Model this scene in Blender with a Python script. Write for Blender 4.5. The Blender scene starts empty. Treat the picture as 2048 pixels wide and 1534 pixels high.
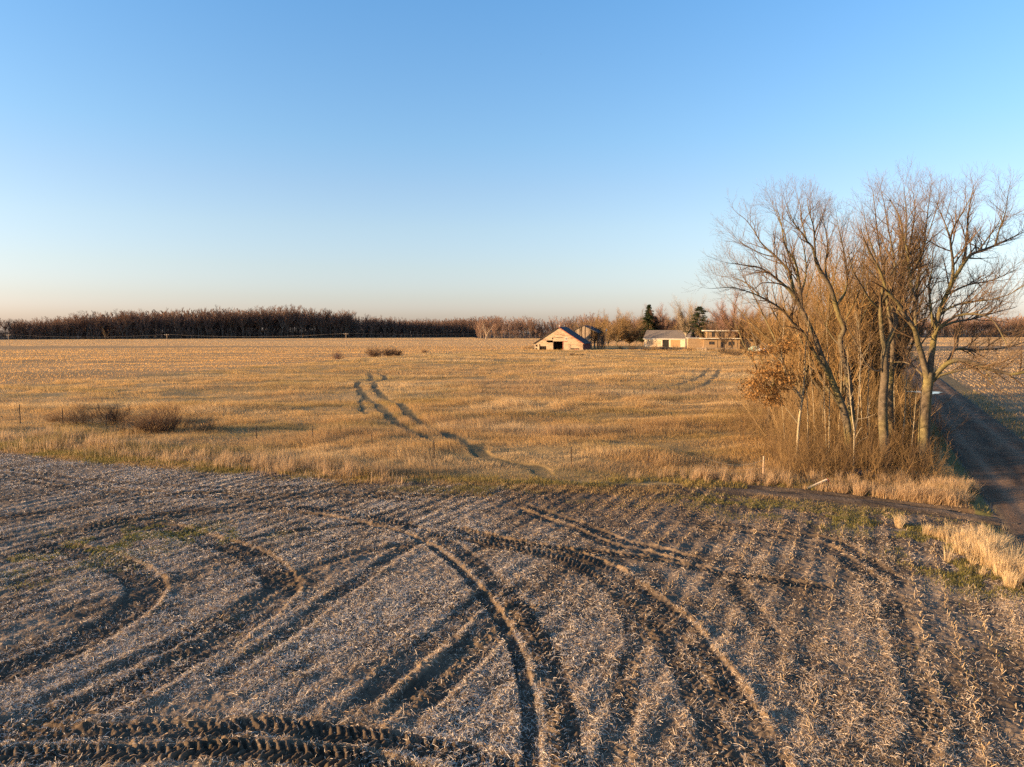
import bpy, math, random
import numpy as np

# ------------------------------------------------------------------ camera model
SC = bpy.context.scene
COL = SC.collection
FPX, CX, CY, HOR, CAMZ = 1420.0, 1024.0, 767.0, 661.0, 8.0
PITCH = math.atan((CY - HOR) / FPX)
CP, SP = math.cos(PITCH), math.sin(PITCH)
R = np.random.default_rng(7)
random.seed(11)
PI = math.pi


def ray(u, v):
    a = (u - CX) / FPX
    b = (CY - v) / FPX
    return (a, CP + b * SP, -SP + b * CP)


def G(u, v):
    """point of the flat ground seen at photo pixel u, v"""
    d = ray(u, v)
    t = CAMZ / -d[2]
    return (d[0] * t, d[1] * t)


def P3(u, v, y):
    """point seen at photo pixel u, v at the distance y north of the camera"""
    d = ray(u, v)
    t = y / d[1]
    return (d[0] * t, y, CAMZ + d[2] * t)


def scale_at(y):
    return FPX / (y * CP)


# ------------------------------------------------------------------ noise
def _hash(ix, iy, seed):
    h = (ix.astype(np.int64) * 374761393 + iy.astype(np.int64) * 668265263 + seed * 1442695041) & 0xFFFFFFFF
    h = ((h ^ (h >> 13)) * 1274126177) & 0xFFFFFFFF
    h = h ^ (h >> 16)
    return (h & 0xFFFFFF) / float(0xFFFFFF)


def vnoise(x, y, seed=0):
    ix, iy = np.floor(x), np.floor(y)
    fx, fy = x - ix, y - iy
    fx = fx * fx * (3 - 2 * fx)
    fy = fy * fy * (3 - 2 * fy)
    a = _hash(ix, iy, seed); b = _hash(ix + 1, iy, seed)
    c = _hash(ix, iy + 1, seed); d = _hash(ix + 1, iy + 1, seed)
    return (a * (1 - fx) + b * fx) * (1 - fy) + (c * (1 - fx) + d * fx) * fy


def fbm(x, y, seed=0, octv=3):
    s, a, t = 0.0, 0.5, 0.0
    for k in range(octv):
        s = s + a * vnoise(x * 2 ** k + 13.7 * k, y * 2 ** k - 7.1 * k, seed + k)
        t += a
        a *= 0.5
    return s / t


def sstep(e0, e1, x):
    t = np.clip((x - e0) / (e1 - e0), 0, 1)
    return t * t * (3 - 2 * t)


# ------------------------------------------------------------------ mesh building
def mesh_np(name, verts, face_list, mats, col=None, flat=False, midx=None):
    """face_list: list of (n,k) int arrays, one per polygon size"""
    me = bpy.data.meshes.new(name)
    verts = np.ascontiguousarray(verts, dtype=np.float32)
    me.vertices.add(len(verts))
    me.vertices.foreach_set("co", verts.ravel())
    loops = np.concatenate([f.ravel() for f in face_list]).astype(np.int32)
    starts, o = [], 0
    for f in face_list:
        n, k = f.shape
        starts.append(o + np.arange(n) * k)
        o += n * k
    starts = np.concatenate(starts).astype(np.int32)
    me.loops.add(len(loops))
    me.loops.foreach_set("vertex_index", loops)
    me.polygons.add(len(starts))
    me.polygons.foreach_set("loop_start", starts)
    if midx is not None:
        me.polygons.foreach_set("material_index", midx.astype(np.int32))
    for m in mats if isinstance(mats, (list, tuple)) else [mats]:
        me.materials.append(m)
    if col is not None:
        at = me.attributes.new("col", 'FLOAT_COLOR', 'POINT')
        c = np.ones((len(verts), 4), dtype=np.float32)
        c[:, :3] = col
        at.data.foreach_set("color", c.ravel())
    me.update(calc_edges=True)
    if flat:
        me.shade_flat()
    return me


def link(name, me, parent=None, label=None, cat=None, group=None, kind=None, loc=None):
    o = bpy.data.objects.new(name, me)
    COL.objects.link(o)
    if parent is not None:
        o.parent = parent
    if loc is not None:
        o.location = loc
    tag(o, label, cat, group, kind)
    return o


def tag(o, label=None, cat=None, group=None, kind=None):
    if label: o['label'] = label
    if cat: o['category'] = cat
    if group: o['group'] = group
    if kind: o['kind'] = kind
    return o


def empty(name, loc, label, cat, group=None, rz=0.0):
    o = bpy.data.objects.new(name, None)
    COL.objects.link(o)
    o.location = loc
    o.rotation_euler = (0, 0, rz)
    o.empty_display_size = 0.5
    return tag(o, label, cat, group)


def copy_tree(o, parent=None):
    c = o.copy()
    COL.objects.link(c)
    c.parent = parent
    for ch in list(o.children):
        copy_tree(ch, c)
    return c


class MB:
    """collects boxes, prisms and quads into one mesh"""
    def __init__(self):
        self.v, self.f = [], []

    def quad(self, *pts):
        n = len(self.v)
        self.v += [tuple(p) for p in pts]
        self.f.append(tuple(range(n, n + len(pts))))
        return self

    def hexa(self, p):
        """eight corners: four at the bottom (counter-clockwise), four on top"""
        n = len(self.v)
        self.v += [tuple(q) for q in p]
        for f in ((3, 2, 1, 0), (4, 5, 6, 7), (0, 1, 5, 4), (1, 2, 6, 5), (2, 3, 7, 6), (3, 0, 4, 7)):
            self.f.append(tuple(n + i for i in f))
        return self

    def box(self, x0, x1, y0, y1, z0, z1):
        return self.hexa([(x0, y0, z0), (x1, y0, z0), (x1, y1, z0), (x0, y1, z0),
                          (x0, y0, z1), (x1, y0, z1), (x1, y1, z1), (x0, y1, z1)])

    def prism(self, outline, y0, y1):
        """outline in x,z (counter-clockwise seen from -y) pushed from y0 to y1"""
        n, k = len(self.v), len(outline)
        self.v += [(x, y0, z) for x, z in outline] + [(x, y1, z) for x, z in outline]
        self.f.append(tuple(n + i for i in range(k)))
        self.f.append(tuple(n + k + i for i in reversed(range(k))))
        for i in range(k):
            j = (i + 1) % k
            self.f.append((n + j, n + i, n + k + i, n + k + j))
        return self

    def bar(self, a, b, w, h=None):
        """a square bar from a to b"""
        h = h or w
        a, b = np.array(a, float), np.array(b, float)
        t = (b - a) / np.linalg.norm(b - a)
        up = np.array((0, 0, 1.0)) if abs(t[2]) < 0.9 else np.array((0, 1.0, 0))
        s = np.cross(t, up); s /= np.linalg.norm(s)
        n = np.cross(s, t)
        q = []
        for p in (a, b):
            for i, j in ((-1, -1), (1, -1), (1, 1), (-1, 1)):
                q.append(tuple(p + s * w / 2 * i + n * h / 2 * j))
        return self.hexa(q)

    def cyl(self, a, b, r0, r1, k=8):
        v, f = tubes([([a, b], [r0, r1])], k, caps=True)
        n = len(self.v)
        self.v += [tuple(p) for p in v]
        for fl in f:
            self.f += [tuple(int(i) + n for i in q) for q in fl]
        return self

    def build(self, name, mat, parent=None, **kw):
        me = bpy.data.meshes.new(name)
        me.from_pydata(self.v, [], self.f)
        me.materials.append(mat)
        me.update()
        me.shade_flat()
        return link(name, me, parent, **kw)


def tubes(branches, k, caps=False, colors=None):
    """branches: list of (points, radii); returns verts, [faces] (and per-vertex colours)"""
    groups = {}
    for i, (p, r) in enumerate(branches):
        groups.setdefault(len(p), []).append(i)
    V, F, C, off = [], [], [], 0
    capf = []
    for n, idx in groups.items():
        p = np.array([branches[i][0] for i in idx], dtype=np.float64)
        r = np.array([branches[i][1] for i in idx], dtype=np.float64)
        B = len(idx)
        t = np.empty_like(p)
        t[:, 1:-1] = p[:, 2:] - p[:, :-2]
        t[:, 0] = p[:, 1] - p[:, 0]
        t[:, -1] = p[:, -1] - p[:, -2]
        t /= np.linalg.norm(t, axis=2, keepdims=True) + 1e-9
        ref = np.zeros((B, 1, 3)); ref[:, 0, 0] = 0.35; ref[:, 0, 1] = 0.93; ref[:, 0, 2] = 0.1
        al = np.abs((t * ref).sum(2)).max(axis=1) > 0.93
        ref[al] = (0.9, -0.3, 0.3)
        s = np.cross(t, ref); s /= np.linalg.norm(s, axis=2, keepdims=True) + 1e-9
        w = np.cross(s, t)
        ang = np.arange(k) * 2 * PI / k
        ring = (p[:, :, None, :] + r[:, :, None, None] * (np.cos(ang)[None, None, :, None] * s[:, :, None, :] + np.sin(ang)[None, None, :, None] * w[:, :, None, :]))
        V.append(ring.reshape(-1, 3))
        base = off + (np.arange(B) * n * k)[:, None, None] + (np.arange(n - 1) * k)[None, :, None] + np.arange(k)[None, None, :]
        nx = off + (np.arange(B) * n * k)[:, None, None] + (np.arange(n - 1) * k)[None, :, None] + ((np.arange(k) + 1) % k)[None, None, :]
        q = np.stack([base, nx, nx + k, base + k], axis=-1).reshape(-1, 4)
        F.append(q)
        if caps:
            st = off + np.arange(B) * n * k
            capf.append((st[:, None] + np.arange(k)[None, ::-1]))
            capf.append((st[:, None] + (n - 1) * k + np.arange(k)[None, :]))
        if colors is not None:
            cc = np.array([colors[i] for i in idx])
            C.append(np.repeat(cc, n * k, axis=0))
        off += B * n * k
    faces = [np.concatenate(F)]
    if caps:
        faces.append(np.concatenate(capf))
    if colors is not None:
        return np.concatenate(V), faces, np.concatenate(C)
    return np.concatenate(V), faces


# ------------------------------------------------------------------ materials
def mat_new(name):
    m = bpy.data.materials.new(name)
    m.use_nodes = True
    nt = m.node_tree
    nt.nodes.clear()
    out = nt.nodes.new("ShaderNodeOutputMaterial")
    return m, nt, out


def N(nt, t, **kw):
    n = nt.nodes.new(t)
    for k, v in kw.items():
        setattr(n, k, v)
    return n


def mat_attr(name, transl=0.0, rough=0.9, noise_scale=None, noise_amt=0.3, bump=0.0, bump_scale=20.0, spec=0.1):
    """material that takes its colour from the mesh's col attribute, broken up by noise"""
    m, nt, out = mat_new(name)
    at = N(nt, "ShaderNodeAttribute", attribute_name="col")
    c = at.outputs["Color"]
    L = nt.links
    if noise_scale:
        tc = N(nt, "ShaderNodeTexCoord")
        nz = N(nt, "ShaderNodeTexNoise"); nz.inputs["Scale"].default_value = noise_scale
        nz.inputs["Detail"].default_value = 6.0
        L.new(tc.outputs["Object"], nz.inputs["Vector"])
        mr = N(nt, "ShaderNodeMapRange")
        mr.inputs["From Min"].default_value = 0.25; mr.inputs["From Max"].default_value = 0.75
        mr.inputs["To Min"].default_value = 1 - noise_amt; mr.inputs["To Max"].default_value = 1 + noise_amt
        L.new(nz.outputs["Fac"], mr.inputs["Value"])
        mx = N(nt, "ShaderNodeVectorMath", operation='SCALE')
        L.new(c, mx.inputs[0]); L.new(mr.outputs[0], mx.inputs["Scale"])
        c = mx.outputs[0]
    if transl > 0:
        d = N(nt, "ShaderNodeBsdfDiffuse"); t = N(nt, "ShaderNodeBsdfTranslucent")
        L.new(c, d.inputs["Color"]); L.new(c, t.inputs["Color"])
        ms = N(nt, "ShaderNodeMixShader"); ms.inputs[0].default_value = transl
        L.new(d.outputs[0], ms.inputs[1]); L.new(t.outputs[0], ms.inputs[2])
        L.new(ms.outputs[0], out.inputs["Surface"])
    else:
        b = N(nt, "ShaderNodeBsdfPrincipled")
        b.inputs["Roughness"].default_value = rough
        b.inputs["Specular IOR Level"].default_value = spec
        L.new(c, b.inputs["Base Color"])
        if bump > 0:
            tc = N(nt, "ShaderNodeTexCoord")
            nz = N(nt, "ShaderNodeTexNoise"); nz.inputs["Scale"].default_value = bump_scale
            nz.inputs["Detail"].default_value = 8.0
            L.new(tc.outputs["Object"], nz.inputs["Vector"])
            bp = N(nt, "ShaderNodeBump"); bp.inputs["Strength"].default_value = bump
            bp.inputs["Distance"].default_value = 0.05
            L.new(nz.outputs["Fac"], bp.inputs["Height"])
            L.new(bp.outputs[0], b.inputs["Normal"])
        L.new(b.outputs[0], out.inputs["Surface"])
    return m


def mat_plain(name, ca, cb=None, scale=4.0, stretch=(1, 1, 1), rough=0.85, bump=0.25, metal=0.0, spec=0.2, lo=0.35, hi=0.65):
    """procedural material: two colours mixed by stretched noise, with bump"""
    m, nt, out = mat_new(name)
    L = nt.links
    tc = N(nt, "ShaderNodeTexCoord")
    mp = N(nt, "ShaderNodeMapping"); mp.inputs["Scale"].default_value = stretch
    L.new(tc.outputs["Object"], mp.inputs["Vector"])
    nz = N(nt, "ShaderNodeTexNoise"); nz.inputs["Scale"].default_value = scale; nz.inputs["Detail"].default_value = 7.0
    L.new(mp.outputs[0], nz.inputs["Vector"])
    rp = N(nt, "ShaderNodeValToRGB")
    rp.color_ramp.elements[0].position = lo; rp.color_ramp.elements[1].position = hi
    rp.color_ramp.elements[0].color = (*ca, 1); rp.color_ramp.elements[1].color = (*(cb or ca), 1)
    L.new(nz.outputs["Fac"], rp.inputs["Fac"])
    b = N(nt, "ShaderNodeBsdfPrincipled")
    b.inputs["Roughness"].default_value = rough; b.inputs["Metallic"].default_value = metal
    b.inputs["Specular IOR Level"].default_value = spec
    L.new(rp.outputs[0], b.inputs["Base Color"])
    if bump:
        bp = N(nt, "ShaderNodeBump"); bp.inputs["Strength"].default_value = bump; bp.inputs["Distance"].default_value = 0.03
        L.new(nz.outputs["Fac"], bp.inputs["Height"]); L.new(bp.outputs[0], b.inputs["Normal"])
    L.new(b.outputs[0], out.inputs["Surface"])
    return m


M = {}
M['ground'] = mat_attr("ground_soil", noise_scale=9.0, noise_amt=0.30, bump=0.5, bump_scale=14.0)
M['road'] = mat_attr("road_dirt", noise_scale=6.0, noise_amt=0.45, bump=0.9, bump_scale=14.0)
M['straw'] = mat_attr("straw", transl=0.12)
M['blade'] = mat_attr("dry_grass", transl=0.45)
M['leaf'] = mat_attr("dead_leaf", transl=0.35)
M['needle'] = mat_attr("needles", transl=0.15)
M['bark'] = mat_attr("bark", noise_scale=5.0, noise_amt=0.45, bump=0.5, bump_scale=22.0)
M['twig'] = mat_attr("twig", transl=0.02)
M['wood_old'] = mat_plain("old_barn_wood", (0.30, 0.20, 0.115), (0.50, 0.38, 0.25), 2.2, (0.35, 0.35, 3.5), lo=0.3, hi=0.7)
M['board_worn'] = mat_plain("worn_barn_board", (0.22, 0.12, 0.07), (0.36, 0.26, 0.17), 0.8, (1, 1, 2))
M['wood_grey'] = mat_plain("grey_wood", (0.16, 0.11, 0.075), (0.36, 0.27, 0.18), 3.0, (3, 3, 0.3))
M['wood_dark'] = mat_plain("dark_timber", (0.030, 0.024, 0.020), (0.075, 0.055, 0.042), 3.0)
M['red_wood'] = mat_plain("faded_red_wood", (0.22, 0.055, 0.035), (0.36, 0.13, 0.08), 3.0)
M['dark_red'] = mat_plain("dark_red_wood", (0.12, 0.03, 0.025), (0.20, 0.05, 0.04), 3.0)
M['roof_dark'] = mat_plain("dark_shingle", (0.028, 0.030, 0.036), (0.06, 0.06, 0.065), 2.0, (1, 1, 4))
M['roof_grey'] = mat_plain("grey_shingle", (0.12, 0.098, 0.082), (0.18, 0.148, 0.125), 2.0, spec=.03, rough=.95)
M['cream'] = mat_plain("cream_paint", (0.44, 0.35, 0.24), (0.54, 0.44, 0.31), 2.0, bump=0.1)
M['brick'] = mat_plain("tan_brick", (0.24, 0.155, 0.083), (0.34, 0.225, 0.125), 3.0)
M['white'] = mat_plain("white_trim", (0.50, 0.45, 0.37), (0.60, 0.55, 0.46), 2.0, bump=0.05)
M['glass'] = mat_plain("dark_glass", (0.02, 0.022, 0.025), (0.035, 0.035, 0.04), 2.0, rough=0.15, bump=0.0, spec=0.5)
M['brown_door'] = mat_plain("brown_door", (0.26, 0.15, 0.07), (0.36, 0.22, 0.11), 3.0, (4, 4, 0.4))
M['dark'] = mat_plain("painted_shade", (0.012, 0.011, 0.010), (0.02, 0.018, 0.016), 2.0)  # near-black colour stands in for shade inside the openings and barn
M['steel'] = mat_plain("rusty_steel", (0.045, 0.028, 0.02), (0.09, 0.06, 0.04), 8.0)
M['pale_wood'] = mat_plain("pale_board", (0.55, 0.42, 0.26), (0.66, 0.53, 0.36), 4.0, (0.6, 6, 6))
M['pole_wood'] = mat_plain("pole_wood", (0.28, 0.19, 0.12), (0.40, 0.29, 0.19), 4.0, (3, 3, 0.4))
M['red_paint'] = mat_plain("red_paint", (0.45, 0.04, 0.04), (0.55, 0.07, 0.06), 3.0)
M['wire'] = mat_plain("old_wire", (0.10, 0.09, 0.08), (0.18, 0.15, 0.13), 3.0, rough=0.6)
M['tarp_green'] = mat_plain("faded_green_tarp", (0.22, 0.32, 0.24), (0.36, 0.42, 0.30), 3.0)
M['tarp_pale'] = mat_plain("pale_tarp", (0.42, 0.38, 0.30), (0.55, 0.52, 0.46), 3.0)
M['blue'] = mat_plain("blue_drum", (0.10, 0.19, 0.42), (0.16, 0.26, 0.5), 3.0, rough=0.5)
M['plastic'] = mat_plain("crumpled_plastic", (0.05, 0.045, 0.05), (0.16, 0.14, 0.15), 12.0, rough=0.4, lo=0.45, hi=0.7)
M['metal_white'] = mat_plain("white_metal", (0.75, 0.76, 0.78), (0.8, 0.8, 0.8), 1.0, rough=0.4, bump=0.0)

# ================================================================== the land
RE = np.array((0.454, 0.891))           # direction of the dirt road and of the planted rows
RN = np.array((0.891, -0.454))          # to the right of the road
RC = np.array((29.9, 42.2))             # a point in the middle of the road
RHW = 2.35


def road_st(x, y):
    dx, dy = x - RC[0], y - RC[1]
    return dx * RE[0] + dy * RE[1], dx * RN[0] + dy * RN[1]


def line_fn(px):
    w = np.array([G(u, v) for u, v in px])
    w = w[np.argsort(w[:, 0])]
    return lambda x: np.interp(x, w[:, 0], w[:, 1])


edge_near = line_fn([(-700, 868), (-300, 872), (0, 893), (150, 913), (300, 925), (450, 937), (640, 950), (720, 957), (900, 962), (1000, 964),
                     (1250, 966), (1526, 972), (1700, 988), (1800, 1000), (1930, 1008), (2200, 1040)])
edge_corn = line_fn([(-900, 818), (-300, 789), (0, 768), (270, 752), (520, 735), (700, 718), (860, 706), (1065, 698)])


def catmull(pts, step):
    p = np.array(pts, float)
    p = np.vstack([2 * p[0] - p[1], p, 2 * p[-1] - p[-2]])
    out = []
    for i in range(1, len(p) - 2):
        n = max(2, int(np.linalg.norm(p[i + 1] - p[i]) / step))
        t = np.arange(n)[:, None] / n
        a, b, c, d = p[i - 1], p[i], p[i + 1], p[i + 2]
        out.append(0.5 * (2 * b + (c - a) * t + (2 * a - 5 * b + 4 * c - d) * t ** 2 + (3 * b - a - 3 * c + d) * t ** 3))
    out.append(p[-2][None])
    return np.vstack(out)


class Track:
    def __init__(self, px, tires, depth=0.08, rim=0.05, lug=0.045, bare=0.9, step=0.09, reach=2.2, fade_ends=1.0, seed=0):
        self.p = catmull([G(u, v) for u, v in px], step)
        d = np.diff(self.p, axis=0)
        self.L = np.concatenate([[0], np.cumsum(np.linalg.norm(d, axis=1))])
        t = np.gradient(self.p, axis=0)
        self.t = t / (np.linalg.norm(t, axis=1, keepdims=True) + 1e-9)
        k = 1.0 if seed > 30 else (.62 if seed in (1, 2) else .46 if seed in (3, 4) else .5)
        self.tires, self.depth, self.rim, self.lug, self.bare = tires, depth * k, rim * k, lug * (k + .40), bare
        self.reach, self.fade, self.seed = reach, fade_ends, seed
        self.lo, self.hi = self.p.min(0) - reach, self.p.max(0) + reach

    def near(self, x, y):
        ix = np.nonzero((x > self.lo[0]) & (x < self.hi[0]) & (y > self.lo[1]) & (y < self.hi[1]))[0]
        if len(ix) == 0:
            return ix, None, None
        co = self.p[::8]
        keep = []
        for c in np.array_split(ix, max(1, len(ix) // 40000)):
            dd = (x[c, None] - co[None, :, 0]) ** 2 + (y[c, None] - co[None, :, 1]) ** 2
            keep.append(c[dd.min(1) < (self.reach + 0.4) ** 2])
        ix = np.concatenate(keep)
        if len(ix) == 0:
            return ix, None, None
        O, S = [], []
        for c in np.array_split(ix, max(1, len(ix) // 20000)):
            dd = (x[c, None] - self.p[None, :, 0]) ** 2 + (y[c, None] - self.p[None, :, 1]) ** 2
            j = dd.argmin(1)
            rx, ry = x[c] - self.p[j, 0], y[c] - self.p[j, 1]
            O.append(rx * self.t[j, 1] - ry * self.t[j, 0])
            S.append(self.L[j] + rx * self.t[j, 0] + ry * self.t[j, 1])
        return ix, np.concatenate(O), np.concatenate(S)

    def apply(self, x, y, h, mask, rimm):
        ix, o, s = self.near(x, y)
        if o is None:
            return
        ends = sstep(-0.2, self.fade, s) * (1 - sstep(self.L[-1] - self.fade, self.L[-1] + 0.2, s))
        wob = 0.72 + 0.5 * fbm(s * 0.5, o * 0.4, 50 + self.seed, 2)
        if self.seed > 30:
            o = o + .9 * (fbm(x[ix] * .55, y[ix] * .55, 90 + self.seed, 3) - .5)
        o = o + 0.10 * (fbm(s * 0.7, o * 0, 80 + self.seed, 2) - 0.5)
        dh = np.zeros_like(o); mk = np.zeros_like(o); rm = np.zeros_like(o)
        for ti in self.tires:
            c, w, dm = ti[:3]
            rl, rr, lm_ = ti[3:] if len(ti) > 3 else (1, 1, 1)
            a = (o - c) / (w / 2)
            aa = np.abs(a)
            inside = 1 - sstep(0.80, 1.10, aa)
            pitch = .19 if self.seed in (1, 2) else .23
            ph = s / pitch + aa * (w / .24) * .42 + (a > 0) * 0.5 + 0.5 * (fbm(s * 1.3, o * 1.5, 61, 2) - 0.5)
            lg = 0.5 + 0.5 * np.tanh(3.0 * np.sin(2 * PI * ph))
            lg = lg * (1 - sstep(0.85, 1.0, aa)) * sstep(.02, .1, aa)
            dh += -self.depth * dm * inside * wob + self.lug * lm_ * lg * inside * np.clip((fbm(s * .45, o * .9, 33 + self.seed, 3) - .18) * 2.1, .1, 1.2)
            wd = .09 / (w / 2)
            g = np.exp(-((aa - 1 - 1.2 * wd) / wd) ** 2) * np.clip((fbm(s * 1.9, o * 4, 71 + self.seed, 3) - .22) * 2.0, .05, 1.25) * np.where(a > 0, rr, rl)
            dh += self.rim * g
            rm = np.maximum(rm, g)
            mk = np.maximum(mk, inside)
        h[ix] += dh * ends
        bare = self.bare * (1 if self.seed == 40 else np.clip(.15 + 1.6 * fbm(x[ix] * .5, y[ix] * .35, 7 + self.seed, 3), .3, 1) if self.seed > 30 else np.clip(.25 + 1.3 * fbm(s * .8, o * 1.5, 19 + self.seed, 3), .3, 1) * (1 if self.seed in (1, 2, 3, 4) else .85))
        mask[ix] = np.maximum(mask[ix], bare * mk * ends)
        rimm[ix] = np.maximum(rimm[ix], np.clip(rm, 0, 1.3) * ends)


DUAL = [(-0.36, 0.58, 1.0), (0.36, 0.58, 0.8)]
ONE = [(0.0, 0.6, 1.0)]
TRACKS = [
    # the two chevron bands along the bottom edge
    Track([(-300, 1470), (0, 1468), (200, 1464), (400, 1456), (560, 1456), (700, 1470), (850, 1496), (1000, 1532), (1120, 1570)], [(0, .66, 1.0)], depth=.09, rim=.07, lug=.11, seed=1),
    Track([(-300, 1516), (0, 1512), (200, 1508), (400, 1502), (560, 1506), (700, 1522), (850, 1556), (960, 1600)], [(0, .62, 1.0)], depth=.08, rim=.06, lug=.11, seed=2),
    # long arc that comes in on the left, swings round and runs to the bottom centre
    Track([(150, 1068), (223, 1046), (289, 1036), (351, 1029), (413, 1023), (496, 1019), (600, 1021), (700, 1034), (790, 1052), (870, 1083), (935, 1130),
           (990, 1185), (1035, 1245), (1070, 1320), (1092, 1400), (1105, 1480), (1110, 1600)], [(0.42, .36, 1.1, 1.2, .5, .5), (-0.26, .70, .35, .5, .2, 1.4)], depth=.15, rim=.09, lug=.055, seed=3),
    # the wide band ending in the bottom right, with the bright bank on its right
    Track([(880, 1056), (1000, 1084), (1110, 1105), (1195, 1135), (1270, 1185), (1335, 1240), (1390, 1310), (1440, 1390), (1490, 1475), (1540, 1590)],
          [(0.55, .66, .4, .2, .4, 1.4), (-0.20, .72, .5, 1.5, .1, 1.4)], depth=.12, rim=.12, lug=.06, seed=4),
    # the flat one across the middle to the right
    Track([(886, 1054), (960, 1072), (1055, 1090), (1140, 1100), (1208, 1106), (1330, 1124), (1466, 1150), (1600, 1168), (1700, 1182)], ONE, depth=.12, rim=.07, lug=.07, seed=5),
    Track([(1020, 1008), (1092, 1032), (1154, 1054), (1225, 1083), (1300, 1100), (1400, 1128)], DUAL, depth=.12, rim=.05, lug=.04, seed=6),
    Track([(1380, 1050), (1500, 1060), (1640, 1082), (1697, 1110), (1743, 1142), (1790, 1172)], DUAL, depth=.11, rim=.05, lug=.04, seed=7),
    # the two loops on the left
    Track([(60, 1092), (174, 1108), (248, 1136), (289, 1168), (277, 1206), (231, 1243), (136, 1297), (0, 1350), (-200, 1415)], [(0, 1.2, 1.0, 1.2, .1, 1.2)], depth=.15, rim=.08, lug=.04, seed=8),
    Track([(240, 1052), (331, 1057), (413, 1080), (496, 1108), (548, 1144), (560, 1180), (516, 1224), (446, 1274), (360, 1320), (248, 1388), (83, 1440), (-200, 1520)], [(0, 1.15, 1.0, 1.1, .2, 1.2)], depth=.13, rim=.07, lug=.04, seed=9),
    # straight ruts fanning out from the crossing
    Track([(1010, 1200), (975, 1262), (915, 1322), (850, 1380), (775, 1440)], [(-.3, .5, .7), (0.22, .5, 1.0)], depth=.12, rim=.10, lug=.02, seed=10),
    Track([(1000, 1165), (940, 1220), (850, 1292), (770, 1360), (690, 1440)], [(0, .7, 1.0)], depth=.12, rim=.05, lug=.02, seed=11),
    Track([(870, 1062), (790, 1110), (690, 1180), (560, 1275), (400, 1385)], [(0, .6, .8)], depth=.10, rim=.04, lug=.02, seed=12),
    Track([(860, 1085), (760, 1098), (650, 1125), (560, 1165), (430, 1240), (250, 1330), (0, 1440)], [(0, .55, .8)], depth=.09, rim=.04, lug=.03, seed=13),
    Track([(420, 1095), (475, 1084), (599, 1062), (700, 1051), (830, 1046)], ONE, depth=.09, rim=.04, lug=.04, seed=14),
    # faint ones in the upper left
    Track([(-300, 905), (0, 950), (124, 970), (289, 987), (413, 992), (560, 994), (700, 990), (850, 1000)], DUAL, depth=.10, rim=.04, lug=.05, seed=15),
    Track([(-250, 1062), (0, 1036), (124, 1020), (248, 1003), (351, 990), (500, 982)], [(0, .7, 1.)], depth=.09, rim=.04, lug=.05, seed=16),
    Track([(-200, 925), (0, 938), (150, 958), (330, 972), (520, 976), (700, 972)], ONE, depth=.08, rim=.03, lug=.05, seed=17),
    Track([(780, 985), (900, 990), (1050, 985), (1200, 980), (1380, 976)], DUAL, depth=.07, rim=.03, lug=.05, seed=18),
    Track([(1560, 1300), (1500, 1215), (1455, 1150)], [(0, .6, .8)], depth=.08, rim=.03, lug=.04, seed=19),
    Track([(1790, 1560), (1850, 1450), (1820, 1330), (1790, 1230), (1770, 1170)], [(0, .62, .8)], depth=.07, rim=.03, lug=.04, seed=20),
    Track([(1210, 1600), (1230, 1480), (1260, 1350), (1270, 1260), (1230, 1190)], [(0, .6, .6)], depth=.08, rim=.03, lug=.045, seed=21),
]
# two wheel lines left in the long grass, and a fainter pair on the right
MTRACKS = [
    Track([(737, 746), (743, 755), (716, 766), (716, 778), (731, 792), (759, 813), (786, 839), (817, 868), (862, 890)], [(0, 1.0, 1, 0, 0, 0)], depth=.05, rim=0, lug=0, bare=1., step=.3, reach=3, seed=31),
    Track([(755, 746), (770, 753), (749, 764), (747, 774), (762, 788), (790, 805), (817, 829), (856, 856), (903, 880), (940, 902), (973, 922)], [(0, 1.05, 1, 0, 0, 0)], depth=.05, rim=0, lug=0, bare=1., step=.3, reach=3, seed=32),
    Track([(731, 792), (720, 800), (722, 815), (735, 832)], [(0, .6, 1, 0, 0, 0)], depth=.06, rim=0, lug=0, bare=.8, step=.3, reach=3, seed=33),
    Track([(1300, 778), (1360, 768), (1395, 759), (1413, 743), (1418, 735)], [(0, 1.0, 1, 0, 0, 0)], depth=.06, rim=0, lug=0, bare=.75, step=.5, reach=4, seed=34),
    Track([(1340, 788), (1395, 774), (1423, 762), (1436, 743), (1440, 735)], [(0, 1.0, 1, 0, 0, 0)], depth=.06, rim=0, lug=0, bare=.75, step=.5, reach=4, seed=35),
    Track([(940, 900), (990, 925), (1060, 935), (1100, 955)], [(0, 1.2, 1, 0, 0, 0)], depth=.05, rim=0, lug=0, bare=.7, step=.3, reach=3, seed=36),
]
LANE = Track([(1420, 975), (1480, 980), (1600, 989), (1750, 1006), (1900, 1026), (2048, 1052), (2200, 1080)], [(0, 2.4, 1)], depth=.0, rim=0, lug=0, bare=1., step=.2, reach=3.2, seed=40)


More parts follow.
